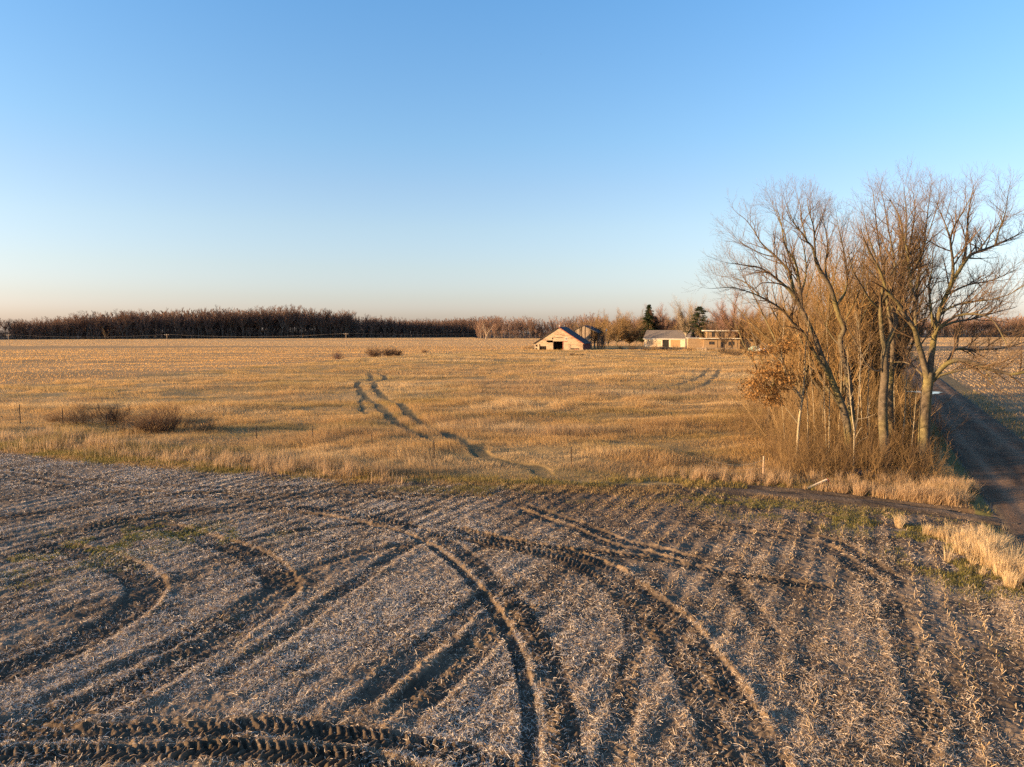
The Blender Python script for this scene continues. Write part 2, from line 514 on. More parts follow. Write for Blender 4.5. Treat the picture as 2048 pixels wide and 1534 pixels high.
def zones(x, y):
    """soft masks of what grows where, on the flat ground"""
    s, t = road_st(x, y)
    wob = 1.3 * (fbm(x * .45, y * .45, 5, 3) - .5)
    en = edge_near(x) + wob
    ec = edge_corn(x) + 2.0 * (fbm(x * .1, y * .1, 6, 2) - .5)
    left = t < -RHW - 1.0 + wob * .5
    field = (y < en) & left
    road = np.abs(t) < RHW + .25
    verge_l = (t >= -RHW - 1.0 + wob * .5) & (t <= -RHW - .1)
    verge_r = (t >= RHW) & (t < RHW + 2.2 + wob)
    corn_r = t >= RHW + 2.2 + wob
    meadow = (y >= en) & (y < ec) & left & (y < 300)
    cornl = (y >= ec) & left & (x < 9) & (y < 366)
    yard = (y >= 300) & left & ~cornl & (y < 366) & (x >= 9)
    pale = (y >= 366) & ~road
    return dict(field=field, road=road, verge_l=verge_l, verge_r=verge_r, corn_r=corn_r & (y < 366), meadow=meadow, cornl=cornl, yard=yard, pale=pale, s=s, t=t, en=en)


def relief(x, y):
    """height of the ground, with the bare-soil mask and the bank mask of the tracks"""
    d = np.hypot(x, y)
    s, t = road_st(x, y)
    en = edge_near(x)
    fld = (1 - sstep(-.4, .6, y - en)) * (1 - sstep(-RHW - 1.8, -RHW - .8, t))
    fade = 1 - sstep(40, 58, d)
    h = np.zeros_like(x); mask = np.zeros_like(x); rimm = np.zeros_like(x)
    rows = np.cos(2 * PI * (t + .12 * (fbm(s * .3, t * .5, 22, 2) - .5)) / .76)
    h += fld * fade * (0.016 * rows * np.clip(fbm(s * .2, t * .4, 23, 2) * 2.2 - .4, 0, 1.2) + .07 * (fbm(x * 1.6, y * 1.6, 1, 3) - .5) + .09 * (fbm(x * 7, y * 7, 2, 3) - .5))
    f1 = 1 - sstep(90, 150, d); f2 = 1 - sstep(230, 330, d)
    ms = sstep(.2, 4, y - en) * (1 - sstep(-5, -3, t))
    h += (1 - fld) * fade * .12 * (fbm(x * .8, y * .8, 3, 3) - .5)
    h += ms * (f1 * .42 * (fbm(x * .22, y * .30, 4, 3) - .5) + f2 * 1.25 * (fbm(x * .045, y * .085, 14, 3) - .5))
    for T in TRACKS:
        T.apply(x, y, h, mask, rimm)
    h += fade * (.13 * rimm + .10 * mask) * (fbm(x * 11, y * 11, 27, 3) - .5)
    hm = np.zeros_like(x)
    for T in MTRACKS:
        T.apply(x, y, hm, mask, rimm)
    h += hm * (1 - sstep(90, 140, d))
    # the road bed and the farm lane sit slightly below the sheets laid on them
    rd = 1 - sstep(RHW, RHW + 1.3, np.abs(t))
    h = h * (1 - rd) - .05 * rd
    h += .10 * np.exp(-((t + RHW + 1.0) / .6) ** 2) * fade
    lh = np.zeros_like(x); lm = np.zeros_like(x)
    LANE.apply(x, y, lh, lm, np.zeros_like(x))
    h = h * (1 - lm) - .05 * lm
    return h, mask, rimm, lm


WF = ((-420, 560), (0, 640), (200, 672), (500, 735), (620, 770), (945, 850), (955, 724), (1120, 725), (1300, 720), (1560, 700), (1760, 800), (1870, 860), (2200, 900))


def woods_front(x, y):
    u = x / np.maximum(y, 1) * FPX + CX
    q = np.array([w[0] for w in WF], float); dd = np.array([w[1] for w in WF], float)
    f = np.interp(u, q, dd) * np.sqrt(1 + ((u - CX) / FPX) ** 2)
    return np.where(y > 0, f + 4, 1e9)


SOIL_D = np.array((.060, .042, .028)); SOIL_L = np.array((.26, .19, .13))
TAN = np.array((.30, .20, .10)); GREEN = np.array((.085, .085, .026))


def lerp(a, b, t):
    t = np.asarray(t)[:, None]
    return a * (1 - t) + b * t


def make_ground():
    a1 = np.radians(np.linspace(-50, 50, 1000))
    a2 = np.radians(np.linspace(50, 310, 105)[1:-1])
    ang = np.concatenate([a1, a2])
    r = [.8, 2.5, 5, 7.5]
    q = 9.0
    while q < 46:
        r.append(q); q *= 1.0022
    while q < 2300:
        r.append(q); q *= 1.02
    r = np.array(r)
    nr, na = len(r), len(ang)
    x = (r[:, None] * np.sin(ang)[None]).ravel()
    y = (r[:, None] * np.cos(ang)[None]).ravel()
    h, mask, rimm, lm = relief(x, y)
    z = zones(x, y)
    col = np.tile(TAN, (len(x), 1))
    n1 = fbm(x * .9, y * .9, 91, 3); n2 = fbm(x * .11, y * .11, 92, 3)
    soil = lerp(SOIL_D, SOIL_L, np.clip((n1 - .28) * 1.5, .12, .9) * (1 - .8 * mask))
    soil = lerp(soil, lerp(np.array((.10, .06, .03)), np.array((.27, .18, .095)), fbm(x * 5, y * 5, 95, 3)), np.clip(rimm, 0, 1) * .6)
    ch = sstep(-5.5, -1.5, y - z['en']) * sstep(-16, -4, x)
    soil = lerp(soil, lerp(np.array((.055, .034, .019)), np.array((.15, .095, .05)), n1), .75 * ch)
    f = z['field']; col[f] = soil[f]
    md = lerp(np.array((.20, .13, .052)), np.array((.34, .22, .095)), n2)
    md = lerp(md, np.array((.10, .078, .040)), np.clip(mask, 0, 1))
    f = z['meadow'] | z['yard']; col[f] = md[f]
    f = z['yard']; col[f] = lerp(np.array((.14, .12, .05)), np.array((.20, .14, .07)), n2)[f]
    f = z['verge_l']; col[f] = lerp(GREEN, np.array((.16, .12, .05)), n1)[f]
    f = z['verge_r']; col[f] = lerp(np.array((.10, .075, .035)), np.array((.20, .14, .065)), n1)[f]
    st = fbm(x * .006, y * .15, 93, 3)
    f = z['cornl']; col[f] = lerp(np.array((.27, .155, .06)), np.array((.40, .245, .105)), st)[f]
    f = z['corn_r']; col[f] = lerp(np.array((.13, .08, .04)), np.array((.30, .20, .105)), n1)[f]
    f = z['pale']; col[f] = lerp(np.array((.39, .22, .085)), np.array((.48, .30, .13)), st)[f]
    f = np.hypot(x, y) > woods_front(x, y); col[f] = (.045, .034, .026)  # shade within the far woods put into the ground colour
    f = z['road']; col[f] = np.array((.11, .085, .065))
    i = np.arange(nr - 1)[:, None] * na + np.arange(na)[None]
    j = np.arange(nr - 1)[:, None] * na + (np.arange(na)[None] + 1) % na
    quads = np.stack([i, i + na, j + na, j], -1).reshape(-1, 4)
    verts = np.stack([x, y, h], -1)
    verts = np.vstack([verts, [[0, 0, 0]]])
    col = np.vstack([col, [SOIL_D]])
    k = np.arange(na)
    tris = np.stack([np.full(na, len(verts) - 1), k, (k + 1) % na], -1)
    me = mesh_np("field_ground", verts, [quads, tris], M['ground'], col)
    link("field_ground", me, kind='structure')


def make_road():
    sv = np.concatenate([np.arange(-45, 60, .35), 60 * 1.02 ** np.arange(0, 108)])
    tv = np.linspace(-RHW - .15, RHW + .15, 34)
    S, T = np.meshgrid(sv, tv, indexing='ij')
    s, t = S.ravel(), T.ravel()
    e = .35 * (fbm(s * .5, t * 0, 41, 3) - .5) * (np.abs(t) > 1.8)
    tt = t * (1 + .0) + e
    x = RC[0] + RE[0] * s + RN[0] * tt; y = RC[1] + RE[1] * s + RN[1] * tt
    a = np.abs(t) / (RHW + .15)
    z = .05 * (1 - a ** 4) - .045 * (a > .99)
    for c in (-1.35, -.1, 1.15):
        z -= .05 * np.exp(-((t - c - .2 * (fbm(s * .12, s * 0, 49, 2) - .5)) / .28) ** 2)
    z += .035 * (fbm(s * .8, t * 1.8, 42, 4) - .5)
    n = fbm(s * .35, t * 2.2, 43, 3)
    col = lerp(np.array((.075, .045, .026)), np.array((.16, .098, .058)), np.clip((n - .3) * 2, 0, 1))
    for c in (-1.35, 1.15):
        col = lerp(col, np.array((.20, .13, .082)), .7 * np.exp(-((t - c) / .35) ** 2))
    col = lerp(col, np.array((.10, .075, .05)), sstep(.8, 1, a))
    ns, nt_ = len(sv), len(tv)
    i = np.arange(ns - 1)[:, None] * nt_ + np.arange(nt_ - 1)[None]
    q = np.stack([i, i + 1, i + 1 + nt_, i + nt_], -1).reshape(-1, 4)[:, ::-1]
    link("dirt_road", mesh_np("dirt_road", np.stack([x, y, z], -1), [q], M['road'], col), kind='structure')
    # the farm lane that turns off into the field
    p, tg = LANE.p, LANE.t
    keep = road_st(p[:, 0], p[:, 1])[1] < -RHW + .5
    p, tg, L = p[keep], tg[keep], LANE.L[keep]
    tv = np.linspace(-1.35, 1.35, 30)
    nrm = np.stack([tg[:, 1], -tg[:, 0]], -1)
    x = (p[:, None, 0] + nrm[:, None, 0] * tv[None]).ravel(); y = (p[:, None, 1] + nrm[:, None, 1] * tv[None]).ravel()
    s = np.repeat(L, len(tv)); t = np.tile(tv, len(L))
    z = .035 * (1 - (np.abs(t) / 1.35) ** 4) - .06 * (np.abs(t) > 1.3) + .09 * (fbm(s * 1.2, t * 2.2, 45, 4) - .5) + .05 * (fbm(s * 5, t * 5, 47, 2) - .5)
    for c in (-.72, .72):
        z -= .11 * np.exp(-((t - c - .15 * (fbm(s * .3, s * 0, 48, 2) - .5)) / .26) ** 2)
    n = fbm(s * .8, t * 1.5, 46, 3)
    col = lerp(np.array((.060, .043, .030)), np.array((.14, .10, .068)), np.clip((n - .3) * 2, 0, 1))
    ns, nt_ = len(L), len(tv)
    i = np.arange(ns - 1)[:, None] * nt_ + np.arange(nt_ - 1)[None]
    q = np.stack([i, i + 1, i + 1 + nt_, i + nt_], -1).reshape(-1, 4)
    link("farm_lane", mesh_np("farm_lane", np.stack([x, y, z], -1), [q], M['road'], col), kind='structure')
    # standing water at the far end of the visible road
    c0 = np.array(G(1851, 786)); rr = np.random.default_rng(3)
    k = 40
    th = np.arange(k) * 2 * PI / k
    rad = 1 + .25 * np.sin(3 * th + 1) + .15 * np.sin(5 * th) + rr.normal(0, .05, k)
    px = c0[0] + 1.75 * rad * np.cos(th); py = c0[1] + 2.0 * rad * np.sin(th)
    v = np.stack([np.append(px, c0[0]), np.append(py, c0[1]), np.full(k + 1, .085)], -1)
    tri = np.stack([np.full(k, k), np.arange(k), (np.arange(k) + 1) % k], -1)
    m, nt, out = mat_new("puddle_water")
    b = N(nt, "ShaderNodeBsdfPrincipled"); b.inputs["Base Color"].default_value = (.02, .02, .02, 1); b.inputs["Roughness"].default_value = .03
    b.inputs["IOR"].default_value = 1.6
    nt.links.new(b.outputs[0], out.inputs["Surface"])
    link("puddle_water", mesh_np("puddle_water", v, [tri], m), kind='structure')


# ------------------------------------------------------------------ what lies and grows on it
def ribbons(x, y, z, L, W, yaw, tilt, bend, roll, col):
    """flat bent strips lying about: two quads each"""
    n = len(x)
    cy, sy = np.cos(yaw), np.sin(yaw)
    ct, st = np.cos(tilt), np.sin(tilt)
    ax = np.stack([cy * ct, sy * ct, st], -1)
    sd = np.stack([-sy * np.cos(roll), cy * np.cos(roll), np.sin(roll)], -1)
    c = np.stack([x, y, z], -1)
    mid = c + np.stack([np.zeros(n), np.zeros(n), bend * L], -1)
    a, b = c - ax * (L / 2)[:, None], c + ax * (L / 2)[:, None]
    hw = sd * (W / 2)[:, None]
    v = np.stack([a - hw, a + hw, mid - hw, mid + hw, b - hw * .6, b + hw * .6], 1).reshape(-1, 3)
    o = np.arange(n)[:, None] * 6
    f = np.concatenate([o + np.array([[0, 1, 3, 2]]), o + np.array([[2, 3, 5, 4]])])
    return v, f, np.repeat(col, 6, axis=0)


def blades(x, y, z, h, w, lean, ldir, yaw, col, tip):
    """upright blades: one quad and a tapering tip each"""
    n = len(x)
    sd = np.stack([np.cos(yaw), np.sin(yaw), np.zeros(n)], -1) * (w / 2)[:, None]
    b = np.stack([x, y, z - .03], -1)
    ln = np.stack([np.cos(ldir), np.sin(ldir), np.zeros(n)], -1)
    m = b + np.stack([np.zeros(n), np.zeros(n), h * .55], -1) + ln * (h * lean * .35)[:, None]
    t = b + np.stack([np.zeros(n), np.zeros(n), h * (1 - .25 * lean)], -1) + ln * (h * lean)[:, None]
    v = np.stack([b - sd, b + sd, m + sd * .9, m - sd * .9, t], 1).reshape(-1, 3)
    o = np.arange(n)[:, None] * 5
    c = np.stack([col * .9, col * .9, col, col, col * tip], 1).reshape(-1, 3)
    return v, [o + np.array([[0, 1, 2, 3]]), o + np.array([[3, 2, 4]])], c


def far_blades(x, y, z, h, w, lean, ldir, yaw, col, tip):
    n = len(x)
    sd = np.stack([np.cos(yaw), np.sin(yaw), np.zeros(n)], -1) * (w * .75)[:, None]
    b = np.stack([x, y, z - .03], -1)
    t = b + np.stack([np.cos(ldir) * h * lean, np.sin(ldir) * h * lean, h * (1 - .25 * lean)], -1)
    v = np.stack([b - sd, b + sd, t], 1).reshape(-1, 3)
    return v, [np.zeros((0, 4), int), np.arange(n * 3).reshape(-1, 3)], np.stack([col * .95, col * .95, col * tip], 1).reshape(-1, 3)


def sample_polar(n, r0, r1, power, half=42.0):
    """n points, density per square metre falling as r**-power"""
    k = 2 - power
    u = R.random(n)
    r = (r0 ** k + u * (r1 ** k - r0 ** k)) ** (1 / k) if abs(k) > 1e-6 else r0 * (r1 / r0) ** u
    a = np.radians(R.uniform(-half, half, n))
    return r * np.sin(a), r * np.cos(a)


def make_straw():
    n = 1550000
    x, y = sample_polar(n, 10.5, 66, 1.25)
    z = zones(x, y)
    s, t = z['s'], z['t']
    h, mask, rimm, lm = relief(x, y)
    patch = fbm(s * .18, t * .55, 101, 3)
    fine = fbm(x * 1.4, y * 1.4, 102, 2)
    rows = .5 + .5 * np.cos(2 * PI * t / .76)
    dens = np.clip((patch - .26) * 2.6, .26, 1) * np.clip(.45 + (fine - .3) * 1.7, .2, 1) * (.6 + .4 * rows)
    brown = sstep(24, 34, y) * sstep(-4, 3, x)
    dens = dens * (1 - .95 * mask) * (1 - .6 * lm) * (1 + .5 * rimm) * (1 - .2 * brown)
    dens = dens * (1.10 + .55 * (1 - sstep(-3, 6, x)))
    bare = np.clip((fbm(x * .22, y * .30, 104, 3) - .50) * 5, 0, 1) * sstep(-4, 4, x)
    churn = sstep(-5.5, -1.5, y - z['en'] - 1.2 * (fbm(x * .3, y * .3, 105, 2) - .5)) * sstep(-16, -4, x)
    dens = dens * (1 - .6 * bare) * (1 - .62 * churn)
    edge = 1 - sstep(-2.2, .3, y - z['en'])
    keep = z['field'] & (R.random(n) < dens * (.25 + .75 * edge))
    x, y, h, patch, brown, mask, t = (q[keep] for q in (x, y, h, patch, brown, mask, t))
    n = len(x)
    d = np.hypot(x, y)
    L = np.clip(R.lognormal(-2.55, .5, n), .025, .30)
    W = R.uniform(.0045, .0105, n) * np.maximum(1, d / 24)
    k = R.random(n)
    col = lerp(np.array((.38, .275, .18)), np.array((.70, .57, .43)), k)
    grey_left = (1 - sstep(-2, 7, x)) * np.clip(patch * 1.8 - .3, 0, 1)  # straw shifts paler and greyer towards the left
    col = lerp(col, lerp(np.array((.46, .39, .32)), np.array((.78, .71, .62)), k), .85 * grey_left)
    col = lerp(col, np.array((.33, .20, .10)), np.clip(brown * .75 + (R.random(n) < .22) * .7, 0, 1))
    col = lerp(col, np.array((.12, .075, .045)), (R.random(n) < .14) * .8)
    v, f, c = ribbons(x, y, h + .012 + np.abs(R.normal(0, .016, n)), L, W, R.uniform(0, PI, n), R.normal(0, .40, n), R.normal(.05, .09, n), R.normal(0, .6, n), col)
    link("straw_litter", mesh_np("straw_litter", v, [f], M['straw'], c), label="pale crop straw littered over the dark tilled field", cat="straw", kind='stuff')
    # short cut stalks still standing in rows
    sv, kv = [], []
    ss = np.arange(-70, 40, .10)
    for k in range(-110, 0):
        sv.append(ss + R.normal(0, .05, len(ss))); kv.append(np.full(len(ss), k * .76) + R.normal(0, .035, len(ss)))
    s = np.concatenate(sv); t = np.concatenate(kv)
    x = RC[0] + RE[0] * s + RN[0] * t; y = RC[1] + RE[1] * s + RN[1] * t
    ok = (y > 10) & (np.abs(x) < y * .9) & (np.hypot(x, y) < 48)
    x, y, s, t = x[ok], y[ok], s[ok], t[ok]
    z = zones(x, y); h, mask, rimm, lm = relief(x, y)
    right = sstep(-2, 6, x)
    pr = np.clip((fbm(s * .25, t * .7, 111, 2) - .3) * 1.6, 0, 1) * (.22 + .7 * right) * (1 - mask) * (1 - lm)
    ok = z['field'] & (R.random(len(x)) < pr)
    x, y, h = x[ok], y[ok], h[ok]
    n = len(x)
    br = []
    for i in range(n):
        hh = random.uniform(.05, .15); l = random.gauss(0, .4); m = random.gauss(0, .4)
        p = np.array((x[i], y[i], h[i] - .02))
        q = p + np.array((l * hh, m * hh, hh))
        br.append(([p, q], [random.uniform(.006, .010), random.uniform(.005, .009)]))
    cols = lerp(np.array((.34, .23, .12)), np.array((.56, .42, .26)), R.random(n))
    v, f, c = tubes(br, 4, colors=list(cols))
    link("crop_stubble", mesh_np("crop_stubble", v, f, M['straw'], c), label="short cut crop stalks standing in rows in the tilled field", cat="stubble", kind='stuff')


def make_grass():
    V, F4, F3, C, off = [], [], [], [], 0

    def push(b):
        nonlocal off
        v, f, c = b
        V.append(v); F4.append(f[0] + off); F3.append(f[1] + off); C.append(c); off += len(v)

    def flush(name, label, cat):
        nonlocal off
        me = mesh_np(name, np.concatenate(V), [q for q in (np.concatenate(F4), np.concatenate(F3)) if len(q)], M['blade'], np.concatenate(C))
        link(name, me, label=label, cat=cat, kind='stuff')
        V.clear(); F4.clear(); F3.clear(); C.clear(); off = 0

    TIP = 1.12
    # ---- the long dry grass of the meadow
    for n, r0, r1, pw, wk in ((520000, 38, 85, 1.2, .00018), (520000, 85, 180, 1.4, .00020), (480000, 180, 330, 1.3, .00024)):
        x, y = sample_polar(n, r0, r1, pw, 41)
        z = zones(x, y)
        h0, mask, rimm, lm = relief(x, y)
        tus = fbm(x * .35, y * .50, 121, 3)
        big = fbm(x * .035, y * .09, 122, 3)
        mid = fbm(x * .10, y * .22, 126, 3)
        far = np.hypot(x, y)
        hh = .09 + .62 * np.clip((tus - .34) * 2.6, 0, 1) * np.clip(mid * 2.6 - .55, .12, 1.3) + .30 * (big - .45)
        strip = np.exp(-np.clip(y - z['en'], 0, 99) / 6.0)
        wd = fbm(x * .22, y * .45, 123, 3)
        weed = np.clip((wd - .38) * 4, 0, 1)
        shag = np.clip((fbm(x * .9, y * 1.1, 124, 3) - .30) * 2.6, 0, 1.15)
        hh = hh * (1 - .5 * strip * (1 - shag)) + strip * 1.0 * weed * shag * R.random(len(x)) ** 1.3
        patch2 = np.clip((fbm(x * .05, y * .11, 127, 3) - .46) * 6, 0, 1) * (.45 + .55 * sstep(-25, 5, x)) * (1 - sstep(120, 190, far))
        hh = hh + patch2 * .30 * R.random(len(x))
        hh = np.clip(hh * R.uniform(.55, 1.3, len(x)), .07, 1.3) * (1 - .93 * mask)
        front = np.exp(-np.clip(y - z['en'], 0, 99) / .9)
        hh = hh * (1 - .6 * front * (1 - weed))
        # trampled opening where the lane runs into the meadow
        gap = sstep(-6.5, -1, x) * (1 - sstep(11, 13.5, x)) * np.exp(-np.clip(y - z['en'], 0, 99) / 2.6)
        hh = hh * (1 - .75 * gap)
        ok = z['meadow'] & (R.random(len(x)) < 1 - .8 * mask) & (lm < .3) & (R.random(len(x)) < 1 - .6 * gap)
        x, y, h0, hh, big, tus, far, strip, weed, front, gap, mask, mid, patch2 = (q[ok] for q in (x, y, h0, hh, big, tus, far, strip, weed, front, gap, mask, mid, patch2))
        n = len(x)
        soft = 1 / (1 + np.clip(far - 60, 0, 999) / 70)
        k = np.clip(.5 + (R.random(n) - .5) * .8 * soft + .8 * (fbm(x * .2, y * .4, 128, 3) - .5), 0, 1)
        col = lerp(np.array((.40, .240, .095)), np.array((.60, .395, .180)), k)
        col = lerp(col, np.array((.28, .175, .08)), (R.random(n) < .18) * .8 * soft)
        col = lerp(col, np.array((.32, .215, .135)), np.clip(strip * 1.1 * weed + .8 * patch2, 0, .85) * (R.random(n) < .75))
        col = lerp(col, np.array((.60, .44, .25)), .6 * np.clip((fbm(x * .07, y * .16, 133, 3) - .55) * 7, 0, 1))
        gr = np.clip((fbm(x * .09, y * .24, 125, 3) - .50) * 5, 0, 1) * (.42 + .4 * strip)
        gr = np.clip(gr + .75 * front * (R.random(n) < .75) + .25 * gap, 0, .9)
        col = lerp(col, np.array((.16, .15, .045)), gr * (R.random(n) < .8))
        hh = hh * (1 - .5 * gr)
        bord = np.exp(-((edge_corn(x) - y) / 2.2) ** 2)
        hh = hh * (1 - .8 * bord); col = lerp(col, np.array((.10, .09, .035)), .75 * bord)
        w = np.maximum(R.uniform(.008, .016, n), far * wk * R.uniform(.6, 1.5, n))
        ldir = 2.5 * PI * fbm(x * .08, y * .12, 129, 2) + R.normal(0, .7, n)
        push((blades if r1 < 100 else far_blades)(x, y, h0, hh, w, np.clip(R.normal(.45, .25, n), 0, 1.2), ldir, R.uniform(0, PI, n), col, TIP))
    flush("meadow_grass", "long tan winter grass covering the open meadow", "grass")

    # ---- weeds and tufts of the verges, the lane edge and under the trees
    n = 150000
    x, y = sample_polar(n, 18, 110, 1.5, 42)
    z = zones(x, y); h0, mask, rimm, lm = relief(x, y)
    t, s = z['t'], z['s']
    vl = z['verge_l'] & (lm < .35)
    tall = vl & (y < 31)
    cl = fbm(x * .9, y * .9, 131, 3)
    bunch = np.clip((cl - .53) * 6, 0, 1)
    hh = np.where(tall, .12 + .5 * bunch, .10 + .18 * fbm(x, y, 132, 2))
    tall = tall & (R.random(len(x)) < .04 + .6 * bunch)
    ok = vl | z['verge_r']
    hh = np.where(vl & ~tall & (y < 31), .16, hh)
    x, y, h0, hh, tall, lm = (q[ok] for q in (x, y, h0, hh, tall, lm))
    n = len(x)
    col = lerp(np.array((.10, .11, .03)), np.array((.28, .22, .09)), R.random(n) ** 1.5)
    col = np.where(tall[:, None], lerp(np.array((.44, .31, .16)), np.array((.64, .49, .29)), R.random(n)), col)
    vr = road_st(x, y)[1] > 0
    col = np.where((vr & (R.random(n) < .75))[:, None], lerp(np.array((.22, .15, .07)), np.array((.44, .31, .16)), R.random(n)), col)
    hh = hh * np.where(vr, 1.5, 1) * R.uniform(.6, 1.2, n)
    d = np.hypot(x, y)
    push(blades(x, y, h0, hh, np.maximum(.012, d * .0004), np.abs(R.normal(.3, .25, n)), R.normal(.6, 1.0, n), R.uniform(0, PI, n), col, TIP))
    # tall bleached clumps: at the foot of the grove and beside the lane
    def clump(u, v, rx, ry, cnt, h_lo, h_hi, ca, cb, lean=.25):
        c = G(u, v)
        xx = c[0] + R.normal(0, rx, cnt); yy = c[1] + R.normal(0, ry, cnt)
        hz, mk, rm, l2 = relief(xx, yy)
        okk = (l2 < .25) & (np.abs(road_st(xx, yy)[1]) > RHW)
        xx, yy, hz = xx[okk], yy[okk], hz[okk]
        m = len(xx)
        bump = np.clip((fbm(xx * 2.0, yy * 2.0, 137, 3) - .33) * 2.8, .05, 1.1)
        hq = (h_lo + (h_hi - h_lo) * R.random(m) ** 1.5) * (.25 + bump)
        push(blades(xx, yy, hz, hq, R.uniform(.01, .022, m), np.abs(R.normal(lean, .28, m)), R.normal(.4, 1.4, m), R.uniform(0, PI, m), lerp(np.array(ca), np.array(cb), R.random(m)), TIP))
    A, B = (.44, .31, .165), (.66, .50, .30)
    A2, B2 = (.34, .22, .12), (.54, .38, .22)
    for u, v, rx, ry, cnt in ((600, 945, 1.2, .35, 900), (330, 915, 2.2, .4, 1200), (430, 925, 2.2, .4, 1300), (520, 935, 2.0, .4, 1300), (690, 952, 1.2, .4, 1100), (180, 900, 3, .6, 1600), (60, 880, 3, .8, 1600), (760, 966, .3, .2, 130), (795, 968, .2, .2, 90)):
        clump(u, v, rx, ry, cnt, .5, 1.0, A2, B2)
    def tufts(u, v, rx, ry, cnt, h_lo, h_hi, ca, cb, per=46):
        c = G(u, v)
        tx = c[0] + R.normal(0, rx, cnt); ty = c[1] + R.normal(0, ry, cnt)
        hz, mk, rm, l2 = relief(tx, ty)
        okk = (l2 < .2) & (np.abs(road_st(tx, ty)[1]) > RHW + .2)
        tx, ty, hz = tx[okk], ty[okk], hz[okk]
        m = len(tx)
        th = R.uniform(h_lo, h_hi, m); tc = R.random(m); td = R.normal(.5, .8, m)
        i = np.repeat(np.arange(m), per)
        q = len(i)
        a = R.uniform(0, 2 * PI, q); rr = .10 * np.sqrt(R.random(q))
        out = np.abs(R.normal(0, .34, q))
        lx = np.cos(a) * out + np.cos(td[i]) * .18; ly = np.sin(a) * out + np.sin(td[i]) * .18
        ln = np.hypot(lx, ly)
        push(blades(tx[i] + rr * np.cos(a), ty[i] + rr * np.sin(a), hz[i], th[i] * R.uniform(.45, 1.1, q), R.uniform(.007, .015, q), np.clip(ln, 0, 1.1), np.arctan2(ly, lx), R.uniform(0, PI, q),
                    lerp(np.array(ca), np.array(cb), np.clip(tc[i] * .6 + R.random(q) * .5 - .05, 0, 1)), TIP))
    for u, v, rx, ry, cnt in ((1640, 985, .9, .35, 26), (1700, 990, .9, .35, 44), (1760, 997, .9, .4, 58), (1820, 1003, .8, .4, 64), (1880, 1004, .6, .4, 60), (1905, 985, .5, .6, 44), (1560, 968, 1.4, .5, 34), (1480, 960, 1.6, .6, 34), (1400, 958, 2.0, .6, 26), (1850, 975, .9, .9, 40), (1740, 965, 1.5, .7, 40)):
        tufts(u, v, rx, ry, cnt, .35, 1.0, A2, B2)
    for u, v, rx, ry, cnt, hi in ((1798, 1052, .25, .2, 7, .8), (1885, 1075, .45, .28, 22, .8), (1940, 1098, .5, .45, 40, .95), (1985, 1122, .5, .5, 58, 1.05), (2030, 1150, .45, .6, 56, 1.05), (2075, 1185, .4, .6, 50, 1.0), (1965, 1085, .5, .35, 24, 1.0), (2040, 1110, .5, .5, 34, .9)):
        tufts(u, v, rx, ry, int(cnt * .8), .2, hi * .85, A, B, 60)
    # green winter growth along the lane and in the field
    def green(u, v, rx, ry, cnt, gcol=((.10, .10, .026), (.30, .24, .085)), hi=.20):
        c = G(u, v)
        xx = c[0] + R.normal(0, rx, cnt); yy = c[1] + R.normal(0, ry, cnt)
        hz, mk, rm, l2 = relief(xx, yy)
        okk = (l2 < .2) & (np.abs(road_st(xx, yy)[1]) > RHW) & (fbm(xx * 1.1, yy * 1.1, 139, 3) > .46 + .06 * R.random(len(xx)))
        xx, yy, hz = xx[okk], yy[okk], hz[okk]
        m = len(xx)
        push(blades(xx, yy, hz, R.uniform(.05, hi, m), R.uniform(.010, .02, m), np.abs(R.normal(.5, .3, m)), R.uniform(0, 2 * PI, m), R.uniform(0, PI, m), lerp(np.array(gcol[0]), np.array(gcol[1]), R.random(m)), 1.1))
    for u, v, rx, ry, cnt in ((1500, 1010, 1.6, .7, 3500), (1600, 1030, 1.6, .8, 4000), (1700, 1040, 1.6, .8, 4500), (1800, 1062, 1.3, .8, 4500), (1870, 1095, 1.0, .9, 4500), (1920, 1135, .9, .9, 4500), (1960, 1170, .7, .8, 3000), (1420, 1000, 1.5, .6, 2000)):
        green(u, v, rx, ry, cnt)
    for u, v, rx, ry, cnt in ((40, 1130, 2.0, .8, 8000), (200, 1095, 1.6, .7, 7000), (330, 1065, 2.2, .9, 8500), (450, 1068, 1.2, .6, 4000), (90, 1160, 1.0, .6, 900), (560, 1290, 1.0, 1.5, 900), (1950, 1300, 2.5, 2.0, 1800)):
        green(u, v, rx, ry, cnt, ((.10, .115, .024), (.25, .22, .065)), .12)
    # flattened weeds and mud strip between the tilled soil and the long grass
    xs = R.uniform(-48, 21, 110000)
    wide = 1.0 + 2.6 * sstep(-12, 4, xs)
    yy = edge_near(xs) + R.normal(-.35, .55, len(xs)) * wide
    okk = (fbm(xs * .55, yy * .8, 143, 3) > .40 + .16 * R.random(len(xs))) & (road_st(xs, yy)[1] < -RHW - .3)
    xs, yy = xs[okk], yy[okk]
    hz, mk, rm, l2 = relief(xs, yy)
    okk = (l2 < .3) & (mk < .75)
    xs, yy, hz = xs[okk], yy[okk], hz[okk]
    m = len(xs)
    cc = lerp(np.array((.22, .14, .06)), np.array((.50, .34, .16)), R.random(m))
    cc = lerp(cc, np.array((.16, .15, .045)), (fbm(xs * .4, yy * .6, 144, 2) > .52) * .7)
    push(blades(xs, yy, hz, R.uniform(.04, .24, m), R.uniform(.010, .022, m), np.abs(R.normal(.75, .35, m)), R.uniform(0, 2 * PI, m), R.uniform(0, PI, m), cc, 1.1))
    # green fringe in front of the long grass
    xs = R.uniform(-36, 12, 20000); yy = edge_near(xs) + R.normal(.25, .55, len(xs))
    ok = fbm(xs * .5, yy * .5, 141, 3) > .44
    xs, yy = xs[ok], yy[ok]
    hz, mk, rm, l2 = relief(xs, yy)
    m = len(xs)
